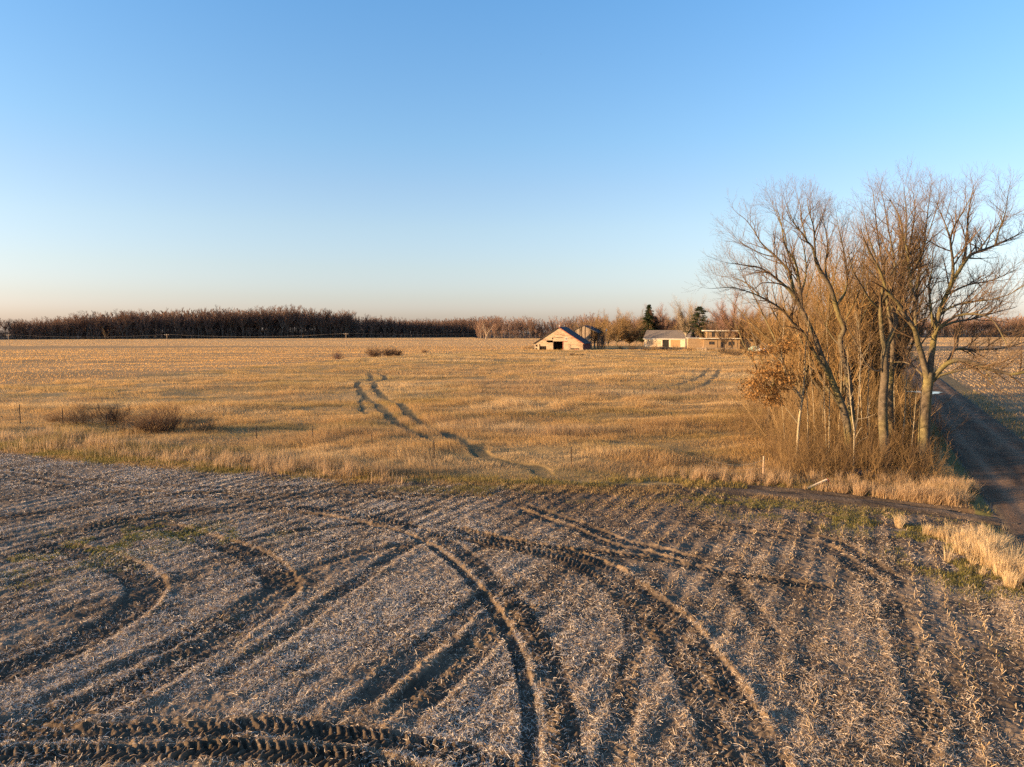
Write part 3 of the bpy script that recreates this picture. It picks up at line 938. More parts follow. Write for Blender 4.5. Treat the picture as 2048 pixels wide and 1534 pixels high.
    push(blades(xs, yy, hz, R.uniform(.08, .34, m), R.uniform(.014, .026, m), np.abs(R.normal(.4, .3, m)), R.uniform(0, 2 * PI, m), R.uniform(0, PI, m), lerp(np.array((.15, .13, .035)), np.array((.40, .28, .11)), R.random(m)), 1.1))
    flush("verge_grass", "mixed green and bleached grass along the lane, road and field edge", "grass")

    # ---- maize stubble of the fields on the left and right, and the pale field far behind
    n = 420000
    x, y = sample_polar(n, 40, 366, 1.5, 42)
    z = zones(x, y)
    ok = z['cornl'] | z['corn_r']
    x, y = x[ok], y[ok]
    q = fbm(x * .006, y * .30, 151, 3)
    ok = R.random(len(x)) < np.clip((q - .30) * 3.2, .12, 1)
    x, y = x[ok], y[ok]
    rt = zones(x, y)['corn_r']
    # pull the stalks towards their rows
    s, t = road_st(x, y)
    t2 = np.round(t / .76) * .76 + R.normal(0, .1, len(t))
    x = RC[0] + RE[0] * s + RN[0] * t2; y = RC[1] + RE[1] * s + RN[1] * t2
    ok = np.abs(t2) > RHW + 1.5
    x, y, rt = x[ok], y[ok], rt[ok]
    n = len(x); d = np.hypot(x, y)
    col = lerp(np.array((.52, .28, .09)), np.array((.72, .45, .18)), R.random(n))
    col = np.where(rt[:, None], lerp(np.array((.40, .25, .115)), np.array((.66, .46, .25)), R.random(n)), col)
    hz = relief(x, y)[0]
    push(far_blades(x, y, hz, R.uniform(.12, .38, n), np.maximum(.022, d * .00045 * R.uniform(.5, 1.3, n)), np.abs(R.normal(.3, .5, n)), R.uniform(0, 2 * PI, n), R.uniform(0, PI, n), col, 1.1))
    n = 160000
    x, y = sample_polar(n, 366, 1000, 1.7, 42)
    ok = (y > 366) & (np.hypot(x, y) < woods_front(x, y)) & (fbm(x * .01, y * .05, 152, 3) > .36) & (np.abs(road_st(x, y)[1]) > RHW + 1)
    x, y = x[ok], y[ok]
    n = len(x); d = np.hypot(x, y)
    push(far_blades(x, y, np.zeros(n), R.uniform(.12, .3, n), d * .0007 * R.uniform(.5, 1.3, n), np.abs(R.normal(.3, .4, n)), R.uniform(0, 2 * PI, n), R.uniform(0, PI, n), lerp(np.array((.46, .28, .12)), np.array((.60, .40, .20)), R.random(n)), 1.05))
    flush("maize_stubble", "rows of cut maize stubble on the far fields", "stubble")


make_ground()
make_road()
make_straw()
make_grass()

# ================================================================== trees
def vadd(a, b, s=1.0): return (a[0] + b[0] * s, a[1] + b[1] * s, a[2] + b[2] * s)
def vsub(a, b): return (a[0] - b[0], a[1] - b[1], a[2] - b[2])
def vlen(a): return math.sqrt(a[0] * a[0] + a[1] * a[1] + a[2] * a[2])
def vnorm(a):
    l = vlen(a) or 1e-9
    return (a[0] / l, a[1] / l, a[2] / l)
def vcross(a, b): return (a[1] * b[2] - a[2] * b[1], a[2] * b[0] - a[0] * b[2], a[0] * b[1] - a[1] * b[0])


def rand_off(rg, d, ang):
    """direction d turned by ang about a random side"""
    u = (rg.gauss(0, 1), rg.gauss(0, 1), rg.gauss(0, 1))
    s = vnorm(vcross(d, u))
    c, k = math.cos(ang), math.sin(ang)
    return vnorm((d[0] * c + s[0] * k, d[1] * c + s[1] * k, d[2] * c + s[2] * k))


def grow(rg, out, p, d, L, r, level, spec):
    """one branch and, recursively, what grows on it; spec: per level dict"""
    sp = spec[level]
    n = sp['seg']
    pts, rad = [p], [r]
    step = L / n
    for i in range(n):
        w = sp['wob']
        d = vnorm((d[0] + rg.gauss(0, w), d[1] + rg.gauss(0, w), d[2] + rg.gauss(0, w) + sp['up']))
        p = vadd(p, d, step)
        pts.append(p)
        rad.append(max(r * (1 - (1 - sp.get('tip', .3)) * (i + 1) / n), .003))
    out.append((pts, rad, level))
    if level + 1 < len(spec):
        spawn(rg, out, pts, rad, level + 1, spec, L)


def spawn(rg, out, pts, rad, level, spec, L, start=None, zmin=-1e9):
    sp = spec[level]
    seglen = [vlen(vsub(pts[i + 1], pts[i])) for i in range(len(pts) - 1)]
    tot = sum(seglen)
    s = tot * (sp['start'] if start is None else start) + rg.random() * sp['gap']
    while s < tot:
        q, i = s, 0
        while i < len(seglen) - 1 and q > seglen[i]:
            q -= seglen[i]; i += 1
        f = min(q / (seglen[i] + 1e-9), 1)
        base = vadd(pts[i], vsub(pts[i + 1], pts[i]), f)
        d = vnorm(vsub(pts[i + 1], pts[i]))
        rr = rad[i] * (1 - f) + rad[i + 1] * f
        if base[2] > zmin:
            rel = s / tot
            l = sp['len'] * (1 - sp.get('taper', .5) * rel) * rg.uniform(.55, 1.25)
            nd = rand_off(rg, d, math.radians(rg.gauss(sp['ang'], 10)))
            nd = vnorm((nd[0], nd[1], nd[2] + sp.get('rise', .25)))
            grow(rg, out, base, nd, l, max(min(rr * .62, sp['r']), .004), level, spec)
        s += sp['gap'] * rg.uniform(.5, 1.5)
    if sp.get('cap', True):
        grow(rg, out, pts[-1], vnorm(vsub(pts[-1], pts[-2])), sp['len'] * (.6 if level > 1 else .28), max(min(rad[-1] * .8, sp['r']), .004), level, spec)


def limb(uv, y, dy=0.0, r0=.2, r1=.03, sub=3, wig=.0):
    """a limb drawn over photo pixels, standing y metres north; dy: how much farther its tip is"""
    n = len(uv)
    p = [P3(u, v, y + dy * (i / (n - 1)) ** 1.2) for i, (u, v) in enumerate(uv)]
    p = catmull(p, vlen(vsub(p[0], p[-1])) / (n * sub))
    k = len(p)
    rad = [r0 + (r1 - r0) * (i / (k - 1)) ** .85 for i in range(k)]
    return [tuple(q) for q in p], rad


def tree_mesh(name, branches, base, bark, twig, levels_trunk, parent, moss=0.0, kmain=8):
    """trunk (levels below levels_trunk) and crown (the rest) as two parts"""
    big = [(p, r) for p, r, l in branches if l < levels_trunk]
    small = [(p, r, l) for p, r, l in branches if l >= levels_trunk]
    b = np.array(base)
    v, f = tubes(big, kmain)
    n1 = fbm(v[:, 0] * 3 + v[:, 2], v[:, 2] * 1.3 + v[:, 1] * 3, 201, 3)
    col = lerp(np.array(bark[0]), np.array(bark[1]), n1)
    if moss:
        col = lerp(col, np.array((.165, .135, .045)), np.clip((fbm(v[:, 0] * 1.7, v[:, 2] * .8, 203, 3) - .40) * 4, 0, 1) * moss * .8)
    link("trunk", mesh_np("trunk", v - b, f, M['bark'], col), parent)
    if small:
        V, F, C, off = [], [], [], 0
        for lo, k in ((True, 4), (False, 3)):
            g = [(p, r) for p, r, l in small if (l == levels_trunk) == lo]
            if not g:
                continue
            cc = lerp(np.array(twig[0]), np.array(twig[1]), R.random(len(g)))
            v, f, c = tubes(g, k, colors=list(cc))
            V.append(v); F.append(f[0] + off); C.append(c); off += len(v)
        link("crown", mesh_np("crown", np.concatenate(V) - b, [np.concatenate(F)], M['twig'], np.concatenate(C)), parent)


BARK = ((.062, .047, .034), (.135, .105, .072))
TWIG = ((.088, .057, .037), (.175, .117, .068))
TWIG_GOLD = ((.15, .092, .042), (.27, .17, .078))
TWIG_RED = ((.15, .085, .065), (.26, .155, .115))

SPEC_BIG = [None,
            dict(seg=5, wob=.10, up=.05, gap=.36, start=.12, len=2.4, taper=.60, ang=42, r=.05, rise=.30, tip=.3),
            dict(seg=4, wob=.13, up=.05, gap=.25, start=.12, len=1.15, taper=.4, ang=38, r=.019, rise=.18, tip=.4),
            dict(seg=2, wob=.15, up=.05, gap=.17, start=.12, len=.55, taper=.3, ang=38, r=.0092, rise=.10, tip=.5)]


def hand_tree(name, label, base_uv, y, limbs, seed, spec=SPEC_BIG, bark=BARK, twig=TWIG, moss=.8, zmin=2.5, group="bare trees of the roadside grove", start=.2):
    rg = random.Random(seed)
    base = P3(*base_uv, y)
    base = (base[0], y, 0.0)
    root = empty(name, base, label, "tree", group)
    br = []
    for L in limbs:
        uv, dy, r0, r1 = L[:4]
        st = L[4] if len(L) > 4 else start
        p, r = limb(uv, y + (L[5] if len(L) > 5 else 0), dy, r0, r1)
        br.append((p, r, 0))
        if st is not None:
            spawn(rg, br, p, r, 1, spec, 0, start=st, zmin=zmin)
    tree_mesh(name, br, base, bark, twig, 1, root, moss)
    return root


# --- the big tree at the corner of road and lane
YA = G(1848, 938)[1]
hand_tree("bare_tree", "big forked bare tree with mossy trunk right beside the dirt road", (1848, 940), YA, [
    ([(1845, 946), (1847, 900), (1849, 850), (1852, 800), (1856, 765), (1858, 745)], 0, .34, .27, None),
    ([(1856, 762), (1846, 720), (1836, 685), (1828, 655), (1811, 633), (1795, 604), (1775, 584), (1759, 540), (1740, 506), (1728, 478)], -2.5, .20, .035),
    ([(1830, 660), (1831, 620), (1829, 598), (1834, 577), (1838, 554), (1850, 541), (1862, 520)], 2.5, .12, .03),
    ([(1830, 602), (1820, 558), (1815, 506), (1805, 464), (1797, 429), (1780, 400)], 1.0, .10, .025),
    ([(1858, 760), (1862, 715), (1866, 690), (1872, 652), (1884, 610), (1901, 573), (1911, 552), (1928, 523), (1932, 485), (1935, 452), (1939, 412), (1947, 375)], 1.5, .21, .02),
    ([(1900, 575), (1906, 546), (1905, 516), (1901, 478), (1911, 448), (1926, 423), (1940, 398)], -2.5, .10, .02),
    ([(1909, 556), (1937, 514), (1955, 504), (1989, 491), (2020, 477), (2052, 462)], 3, .11, .02),
    ([(1990, 490), (2000, 455), (2010, 429), (2016, 388)], -1, .05, .015),
    ([(1955, 504), (1978, 473), (1997, 446), (2008, 420)], 1.5, .05, .015),
    ([(1902, 478), (1895, 460), (1882, 427), (1872, 405)], 2, .05, .015),
    ([(1866, 655), (1861, 610), (1858, 568), (1864, 540), (1866, 500)], 4, .085, .02),
    ([(1860, 765), (1880, 740), (1898, 725), (1920, 720), (1945, 725), (1975, 737), (2000, 743), (2026, 748), (2062, 741), (2100, 730)], -2.0, .17, .05),
    ([(1884, 737), (1900, 716), (1906, 702), (1922, 697), (1950, 700), (2012, 695), (2060, 680)], 3, .09, .025),
    ([(1868, 762), (1881, 751), (1924, 740), (1953, 734), (1973, 745), (1989, 770)], -1.5, .08, .02),
    ([(1868, 672), (1882, 652), (1909, 634), (1926, 629), (1957, 629), (1985, 640), (2005, 672), (2014, 690)], -2.5, .10, .02),
    ([(1872, 660), (1905, 645), (1945, 638), (1990, 625), (2030, 615)], 4, .08, .02),
    ([(1852, 757), (1832, 737), (1815, 726), (1795, 724), (1765, 728)], 2.5, .07, .02),
    ([(1880, 625), (1925, 606), (1975, 600), (2015, 590), (2050, 570)], -3, .07, .018),
    ([(1893, 590), (1935, 570), (1985, 560), (2030, 540)], 5, .07, .018),
], 101)

# --- the two trunks that lean out over the meadow on the left of the grove
YB = G(1705, 928)[1]
hand_tree("bare_tree", "leaning bare tree whose crown reaches far left over the meadow", (1700, 930), YB, [
    ([(1702, 940), (1698, 894), (1695, 855), (1689, 826), (1680, 800), (1666, 767), (1656, 742), (1642, 710), (1629, 675), (1612, 636), (1597, 606), (1585, 587), (1574, 575)], 0, .27, .10, None),
    ([(1576, 577), (1556, 560), (1541, 548), (1518, 535), (1493, 531), (1451, 525)], -1.5, .085, .012),
    ([(1599, 610), (1585, 569), (1579, 544), (1570, 533), (1553, 514), (1539, 502), (1520, 483), (1510, 464), (1491, 439), (1474, 426)], 1, .11, .012),
    ([(1603, 618), (1601, 585), (1597, 558), (1593, 533), (1583, 512), (1572, 496), (1566, 470), (1562, 445), (1555, 420)], -1, .11, .012),
    ([(1574, 502), (1570, 471), (1562, 450), (1549, 416), (1541, 400)], 1.5, .05, .01),
    ([(1601, 590), (1610, 560), (1612, 530), (1608, 500), (1600, 470)], 3, .07, .012),
    ([(1574, 575), (1556, 567), (1524, 566), (1510, 577), (1480, 590)], -2, .05, .01),
    ([(1662, 765), (1652, 742), (1636, 718), (1621, 691), (1605, 663), (1584, 644), (1566, 621), (1541, 604), (1518, 592), (1489, 581), (1462, 575), (1424, 577)], -3, .12, .012),
    ([(1520, 593), (1500, 572), (1470, 556), (1440, 552)], 1, .045, .01),
    ([(1553, 514), (1525, 508), (1490, 490), (1465, 470)], 1, .04, .01),
], 102)
YC = YB + 1.8
hand_tree("bare_tree", "crooked bare tree with a kinked trunk just behind the leaning one", (1712, 920), YC, [
    ([(1716, 930), (1708, 880), (1702, 820), (1697, 757), (1691, 728), (1683, 697), (1681, 675), (1689, 659), (1682, 640), (1677, 630), (1670, 606), (1664, 583), (1654, 562), (1639, 539), (1631, 518)], 0, .25, .11, None),
    ([(1632, 520), (1624, 493), (1614, 483), (1606, 468), (1593, 454), (1580, 428), (1572, 405)], -1, .085, .012),
    ([(1631, 519), (1629, 485), (1627, 454), (1618, 423), (1614, 395)], 1.5, .075, .012),
    ([(1614, 483), (1604, 443), (1601, 414), (1594, 392)], 2, .05, .01),
    ([(1655, 563), (1650, 530), (1655, 495), (1650, 455), (1642, 420)], 2, .07, .012),
    ([(1672, 612), (1690, 585), (1694, 550), (1688, 505), (1678, 460), (1672, 425)], 3, .09, .012),
    ([(1683, 695), (1660, 668), (1640, 630), (1615, 600)], 3, .06, .012),
], 103)
YD = G(1770, 940)[1] + .5
hand_tree("bare_tree", "straight dark trunked bare tree in the middle of the grove", (1769, 938), YD, [
    ([(1768, 946), (1770, 908), (1766, 845), (1766, 796), (1770, 753), (1769, 718), (1772, 692)], 0, .30, .2, None),
    ([(1770, 700), (1763, 660), (1761, 600), (1768, 568), (1757, 530), (1745, 497), (1733, 460), (1728, 425)], -1, .15, .014),
    ([(1772, 694), (1788, 660), (1792, 640), (1785, 610), (1797, 585), (1805, 548), (1809, 523), (1818, 496), (1825, 460), (1830, 420), (1826, 384)], 1, .16, .014),
    ([(1763, 606), (1780, 580), (1790, 545), (1785, 500), (1775, 450), (1768, 405), (1762, 380)], 2, .09, .014),
    ([(1797, 588), (1815, 560), (1838, 520), (1850, 470), (1856, 420), (1862, 372)], 3, .09, .014),
    ([(1779, 728), (1754, 742), (1732, 727), (1719, 699), (1699, 663), (1690, 640)], -1, .07, .014),
    ([(1761, 620), (1740, 600), (1722, 570), (1705, 540), (1695, 500)], -2, .08, .014),
    ([(1772, 560), (1800, 520), (1812, 470), (1812, 420), (1808, 380)], -2, .07, .014),
], 104, moss=.5)
YE = YD + 3.5
hand_tree("bare_tree", "slim bare tree with a mossy trunk between the middle and corner trees", (1785, 900), YE, [
    ([(1784, 925), (1782, 850), (1781, 790), (1784, 735), (1786, 690), (1783, 650)], 0, .2, .13, None),
    ([(1784, 660), (1775, 610), (1768, 550), (1757, 480), (1750, 420), (1746, 385)], 1, .11, .014),
    ([(1784, 655), (1800, 610), (1822, 560), (1845, 500), (1866, 440), (1880, 390)], 1, .1, .014),
    ([(1785, 690), (1812, 650), (1845, 620), (1880, 600), (1920, 590)], 2, .07, .014),
], 105, moss=.9)

# --- young trees in front
SPEC_SAP = [None,
            dict(seg=4, wob=.12, up=.08, gap=.42, start=.2, len=1.1, taper=.45, ang=40, r=.02, rise=.3, tip=.3),
            dict(seg=3, wob=.15, up=.06, gap=.22, start=.15, len=.5, taper=.4, ang=40, r=.009, rise=.15, tip=.5)]
PALE = ((.22, .17, .11), (.36, .29, .19))
oak = hand_tree("oak_sapling", "young oak still holding rusty brown leaves at the meadow edge", (1596, 925), YB - .2, [
    ([(1593, 935), (1597, 855), (1603, 806), (1607, 777), (1609, 738), (1611, 699), (1615, 665), (1618, 630)], 0, .10, .02, .3),
    ([(1602, 793), (1576, 759), (1564, 726), (1543, 706), (1525, 687), (1503, 665)], -.8, .055, .012),
    ([(1564, 727), (1564, 691), (1568, 650), (1566, 620)], .5, .03, .008),
    ([(1617, 935), (1616, 894), (1615, 816), (1613, 777)], .6, .05, .02, .2),
    ([(1605, 800), (1580, 775), (1550, 765), (1510, 770)], -.5, .03, .008),
    ([(1598, 850), (1570, 815), (1540, 800), (1515, 795)], .8, .03, .008),
], 106, spec=SPEC_SAP, bark=PALE, twig=TWIG_GOLD, moss=.25, zmin=.6, group="young trees of the grove")


def oak_leaves():
    rg = np.random.default_rng(21)
    P = []
    for u, v, su, sv, n in ((1515, 705, 16, 4, 160), (1545, 700, 18, 5, 260), (1540, 745, 20, 5, 420), (1510, 765, 14, 5, 340), (1560, 755, 18, 6, 360), (1530, 780, 22, 6, 560), (1545, 800, 12, 6, 380), (1505, 792, 10, 5, 200), (1575, 690, 14, 8, 360), (1580, 765, 14, 8, 220), (1555, 730, 20, 6, 260)):
        for _ in range(n):
            P.append(P3(u + rg.normal(0, su), v + rg.normal(0, sv), YB - .3 + rg.normal(0, .7)))
    P = np.array(P)
    n = len(P)
    col = lerp(np.array((.19, .095, .034)), np.array((.35, .20, .08)), rg.random(n))
    L = rg.uniform(.09, .17, n)
    v, f, c = ribbons(P[:, 0], P[:, 1], P[:, 2], L, L * .55, rg.uniform(0, 2 * PI, n), rg.normal(-.3, .6, n), rg.normal(0, .12, n), rg.normal(0, .8, n), col)
    b = np.array(oak.location)
    link("foliage", mesh_np("foliage", v - b, [f], M['leaf'], c), oak)


oak_leaves()
hand_tree("sapling", "thin pale forked sapling at the front of the grove", (1707, 945), G(1707, 945)[1], [
    ([(1707, 950), (1708, 905), (1709, 861)], 0, .06, .045, .6),
    ([(1709, 862), (1705, 836), (1701, 796), (1697, 750), (1694, 700)], 0, .04, .008, .2),
    ([(1709, 862), (1715, 836), (1719, 767), (1721, 700), (1716, 640)], .3, .04, .008, .2),
    ([(1716, 838), (1735, 835), (1750, 828)], -.3, .02, .006, .3),
], 107, spec=SPEC_SAP, bark=PALE, twig=PALE, moss=.1, zmin=.8, group="young trees of the grove")
sap = []
rg0 = random.Random(5)
SAP_LABEL = ["thin bare sapling among the brush of the grove"]
for i, (u, v, top, lean) in enumerate(((1572, 930, 780, -12), (1640, 925, 700, 10), (1655, 935, 760, -8), (1672, 915, 690, 12), (1735, 925, 650, 6), (1748, 940, 790, -10), (1800, 930, 700, 14), (1815, 945, 780, 18),
                                       (1832, 915, 760, -14), (1685, 940, 800, 6), (1790, 915, 640, -10), (1727, 900, 600, -16), (1658, 890, 640, -6), (1630, 890, 700, -14))):
    y = YB + rg0.uniform(-.8, 5.5)
    m = (u + lean * .5 + rg0.uniform(-4, 4), (v + top) / 2)
    hand_tree("sapling", SAP_LABEL[0], (u, v), y, [([(u, v + 12), m, (u + lean, top)], rg0.uniform(-.6, .6), .045, .008, .15)], 300 + i, spec=SPEC_SAP, bark=PALE, twig=TWIG_GOLD, moss=.3, zmin=.6, group="thin saplings within the grove")


# --- trees grown freely: base point, height, spread
def free_tree(name, label, loc, H, seed, spread=.35, n_main=5, r0=.22, fork=.3, bark=BARK, twig=TWIG, moss=.3, cat="tree", group=None, detail=3, thin=1.0, upright=.25, rz=0.0, lenk=1.0, fat=1.0):
    rg = random.Random(seed)
    root = empty(name, (0, 0, 0), label, cat, group)
    s = H / 15.0
    spec = [None,
            dict(seg=4, wob=.10, up=.06, gap=.95 * s / thin, start=.12, len=3.0 * s * lenk, taper=.5, ang=38, r=.05 * s * fat, rise=upright, tip=.3),
            dict(seg=3, wob=.13, up=.06, gap=.52 * s / thin, start=.12, len=1.35 * s, taper=.4, ang=36, r=.02 * s * fat, rise=.2, tip=.4),
            dict(seg=2, wob=.15, up=.05, gap=.30 * s / thin, start=.12, len=.65 * s, taper=.3, ang=36, r=.010 * s * fat, rise=.12, tip=.5)][:detail + 1]
    br = []
    hz = H * fork
    p, d = (0, 0, -.2), (rg.gauss(0, .05), rg.gauss(0, .05), 1)
    tp, tr = [p], [r0 * 1.15]
    for i in range(5):
        d = vnorm((d[0] + rg.gauss(0, .05), d[1] + rg.gauss(0, .05), d[2]))
        p = vadd(p, d, (hz + .2) / 5)
        tp.append(p); tr.append(r0 * (1 - .25 * (i + 1) / 5))
    br.append((tp, tr, 0))
    a0 = rg.random() * 6.28
    for k in range(n_main):
        a = a0 + k * 2 * PI / n_main + rg.gauss(0, .3)
        L = (H - hz) * rg.uniform(.72, 1.05) * (1.0 if k else 1.1)
        sp = spread * rg.uniform(.5, 1.4) if k else .08
        q = vadd(tp[-1], d, -hz * .12 * rg.random())
        dd = vnorm((math.cos(a) * sp * 1.6, math.sin(a) * sp * 1.6, 1.0))
        pts, rad = [q], [r0 * .62]
        for i in range(7):
            dd = vnorm((dd[0] + rg.gauss(0, .11), dd[1] + rg.gauss(0, .11), dd[2] + .05))
            q = vadd(q, dd, L / 7)
            pts.append(q); rad.append(max(r0 * .62 * (1 - .9 * (i + 1) / 7), .012))
        br.append((pts, rad, 0))
        spawn(rg, br, pts, rad, 1, spec, 0, start=.06)
    tree_mesh(name, br, (0, 0, 0), bark, twig, 1, root, moss)
    root.location = loc
    root.rotation_euler = (0, 0, rz)
    return root


def along(s, t):
    return (RC[0] + RE[0] * s + RN[0] * t, RC[1] + RE[1] * s + RN[1] * t, 0)


# the row of trees that follows the road behind the corner
row = []
k = 0
for s, t, H, sp in ((2.5, -9.5, 14, .35), (7, -11, 15.5, .35), (13.5, -9, 16.5, .35), (21, -11.5, 15.5, .35), (28, -6.8, 15.5, .35), (4, -12.5, 14.5, .3), (6, -8.5, 17, .25), (9, -7.0, 17.5, .30), (10, -15, 11, .4), (12, -11.5, 14.0, .35), (15, -6.6, 16.5, .32), (17.5, -13.5, 12.0, .35), (19, -9.0, 16.5, .30), (24, -6.5, 16, .33), (26, -11, 14.5, .35), (31, -8, 16.5, .3), (37, -10.5, 14.5, .35),
                    (43, -7.5, 16.5, .3), (52, -9, 15.5, .33), (62, -7.5, 16.5, .3), (75, -9.5, 15, .33), (90, -8, 16, .33), (110, -9, 15, .33), (132, -8, 15.5, .33)):
    far = s > 40
    tw = (TWIG_GOLD, TWIG, TWIG_GOLD)[k % 3]
    row.append(free_tree("bare_tree", "bare tree of the dense roadside row behind the corner tree", along(s, t), H, 400 + k, sp, 5 if far else 6, .2, .22, twig=tw, moss=.5, group="bare trees of the row along the road", detail=3, thin=1.55, fat=1.0 if s < 30 else (1.5 if s < 70 else 2.0)))
    k += 1

# dense thorny brush under and behind the grove
def thicket():
    rg = random.Random(77)
    br, cols = [], []
    ca, cb, cd = np.array((.10, .063, .031)), np.array((.20, .128, .062)), np.array((.075, .049, .032))
    spots = []
    for i in range(900):
        s = rg.uniform(-3.5, 38) if rg.random() < .75 else rg.uniform(30, 140)
        t = rg.gauss(-9.2, 3.6)
        if t > -4.6: t = (-4.6 if s < 2 or rg.random() < .6 else -3.4) - rg.random() * 2.5
        spots.append((along(s, t), rg.uniform(1.2, 3.4)))
    for i in range(240):
        u = rg.uniform(1545, 1890)
        v = rg.uniform(905, 965)
        g = G(u, v)
        if road_st(np.array([g[0]]), np.array([g[1]]))[1][0] < -4.4:
            spots.append(((g[0], g[1], 0), rg.uniform(.8, 2.3)))
    sp = [None, dict(seg=3, wob=.14, up=.08, gap=.34, start=.15, len=.9, taper=.4, ang=36, r=.011, rise=.25, tip=.4),
          dict(seg=2, wob=.18, up=.05, gap=.26, start=.15, len=.40, taper=.3, ang=40, r=.007, rise=.1, tip=.5)]
    for (x, y, z), h in spots:
        for j in range(rg.randint(3, 6)):
            out = []
            sp[0] = dict(seg=5, wob=.09, up=.06, tip=.3)
            d = vnorm((rg.gauss(0, .5), rg.gauss(0, .5), 1))
            grow(rg, out, (x + rg.gauss(0, .25), y + rg.gauss(0, .25), -.05), d, h * rg.uniform(.6, 1.15), rg.uniform(.010, .022), 0, sp)
            q = rg.random()
            c = ca * (1 - q) + cb * q if rg.random() < .75 else cd
            for p, r, l in out:
                br.append((p, r)); cols.append(c)
    sq = [None, dict(seg=4, wob=.12, up=.06, gap=.38, start=.2, len=1.5, taper=.5, ang=24, r=.013, rise=.45, tip=.35),
          dict(seg=2, wob=.15, up=.06, gap=.30, start=.15, len=.55, taper=.3, ang=34, r=.008, rise=.2, tip=.5)]
    for i in range(130):
        s = rg.uniform(-1, 45)
        t = -5.2 - abs(rg.gauss(0, 5.0))
        if t < -15.5: continue
        x, y, z = along(s, t)
        hb = rg.uniform(3.0, 8.5) * (1 if t > -11 else .6)
        for j in range(rg.randint(4, 9)):
            out = []
            sq[0] = dict(seg=6, wob=.10, up=.05, tip=.25)
            d = vnorm((rg.gauss(0, .46), rg.gauss(0, .46), 1))
            grow(rg, out, (x + rg.gauss(0, .3), y + rg.gauss(0, .3), -.05), d, hb * rg.uniform(.6, 1.1), rg.uniform(.018, .04), 0, sq)
            q = rg.random()
            c = ca * (1 - q) + np.array((.30, .20, .10)) * q
            for p, r, l in out:
                br.append((p, r)); cols.append(c)
    v, f, c = tubes(br, 3, colors=cols)
    link("undergrowth", mesh_np("undergrowth", v, f, M['twig'], c), label="tangled brown undergrowth filling the grove beside the road", cat="undergrowth", kind='stuff')


thicket()


# --- shrubs
def shrub_mesh(seed, h, w, stems, twig, spec=None, r=.02):
    rg = random.Random(seed)
    spec = spec or [dict(seg=4, wob=.16, up=.05, tip=.3),
                    dict(seg=3, wob=.16, up=.06, gap=.22 * h / 2, start=.15, len=.42 * h, taper=.4, ang=42, r=.012, rise=.15, tip=.4),
                    dict(seg=2, wob=.2, up=.04, gap=.14 * h / 2, start=.1, len=.2 * h, taper=.3, ang=45, r=.007, rise=.05, tip=.5)]
    br = []
    for j in range(stems):
        d = vnorm((rg.gauss(0, .55) * w / h, rg.gauss(0, .55) * w / h, 1))
        grow(rg, br, (rg.gauss(0, .13 * w), rg.gauss(0, .13 * w), -.05), d, h * rg.uniform(.55, .95), r, 0, spec)
    cc = lerp(np.array(twig[0]), np.array(twig[1]), R.random(len(br)))
    v, f, c = tubes([(p, q) for p, q, l in br], 3, colors=list(cc))
    return mesh_np("shrub", v, f, M['twig'], c)


DARKTW = ((.075, .045, .032), (.15, .095, .065))
SH = [shrub_mesh(50 + i, 2.0, 2.4, 44, DARKTW) for i in range(3)] + [shrub_mesh(60 + i, 1.8, 3.0, 40, ((.15, .095, .055), (.26, .17, .10))) for i in range(2)]
for u, v, h, k, lab in ((165, 850, 2.1, 3, "wide reddish bare shrub second from left along the fence"), (228, 848, 1.9, 0, "dark rounded bare shrub just right of the wide reddish one"), (285, 868, 2.2, 4, "loose twiggy shrub left of the darkest fence shrub"),
                        (330, 868, 2.5, 1, "darkest and densest bare shrub along the fence"), (412, 866, 1.6, 3, "small low bare shrub at the right end of the fence shrubs"), (110, 845, 1.2, 4, "faint thin shrub nearest the left fence post")):
    g = G(u, v)
    o = link("bare_shrub", SH[k], label=lab, cat="shrub", group="shrubs along the meadow fence", loc=(g[0], g[1], 0))
    h *= 1.2
    o.scale = (h / 2, h / 2, h / 2.3); o.rotation_euler = (0, 0, u)
RB_SPEC = [dict(seg=4, wob=.16, up=.02, tip=.4), dict(seg=3, wob=.16, up=.03, gap=.20, start=.15, len=.8, taper=.4, ang=48, r=.03, rise=.05, tip=.5),
           dict(seg=2, wob=.2, up=.02, gap=.16, start=.1, len=.42, taper=.3, ang=48, r=.02, rise=.0, tip=.6)]
SH = [shrub_mesh(85 + i, 2.0, 2.8, 34, DARKTW, RB_SPEC, .04) for i in range(3)] + [None, shrub_mesh(89, 1.9, 2.6, 26, TWIG_RED, RB_SPEC, .035)]
for u, v, h, k, lab in ((676, 718, 3.0, 4, "pale straw coloured bush at the maize edge, left of the dark ones"), (750, 712, 3.9, 0, "largest dark round bush at the edge of the maize stubble"), (777, 711, 3.6, 2, "second dark bush, left half of a touching pair"),
                        (793, 710, 2.8, 1, "small dark bush, right half of a touching pair"), (849, 706, 1.9, 2, "tiny dark bush alone, right of the touching pair")):
    g = G(u, v + 1)
    o = link("round_bush", SH[k], label=lab, cat="bush", group="round bushes at the maize edge", loc=(g[0], g[1], 0))
    o.scale = (h / 2, h / 2, h / 2.2); o.rotation_euler = (0, 0, u)


# --- the farmstead trees
def far_tree(u, v, top, label, seed, **kw):
    g = G(u, v)
    H = (v - top) / scale_at(g[1])
    kw.setdefault('fat', 1.2); kw['thin'] = kw.get('thin', 1) * 2.3; kw['n_main'] = kw.get('n_main', 5) + 2
    return free_tree(kw.pop('name', "bare_tree"), label, (g[0], g[1], 0), H, seed, group=kw.pop('group', None), **kw)


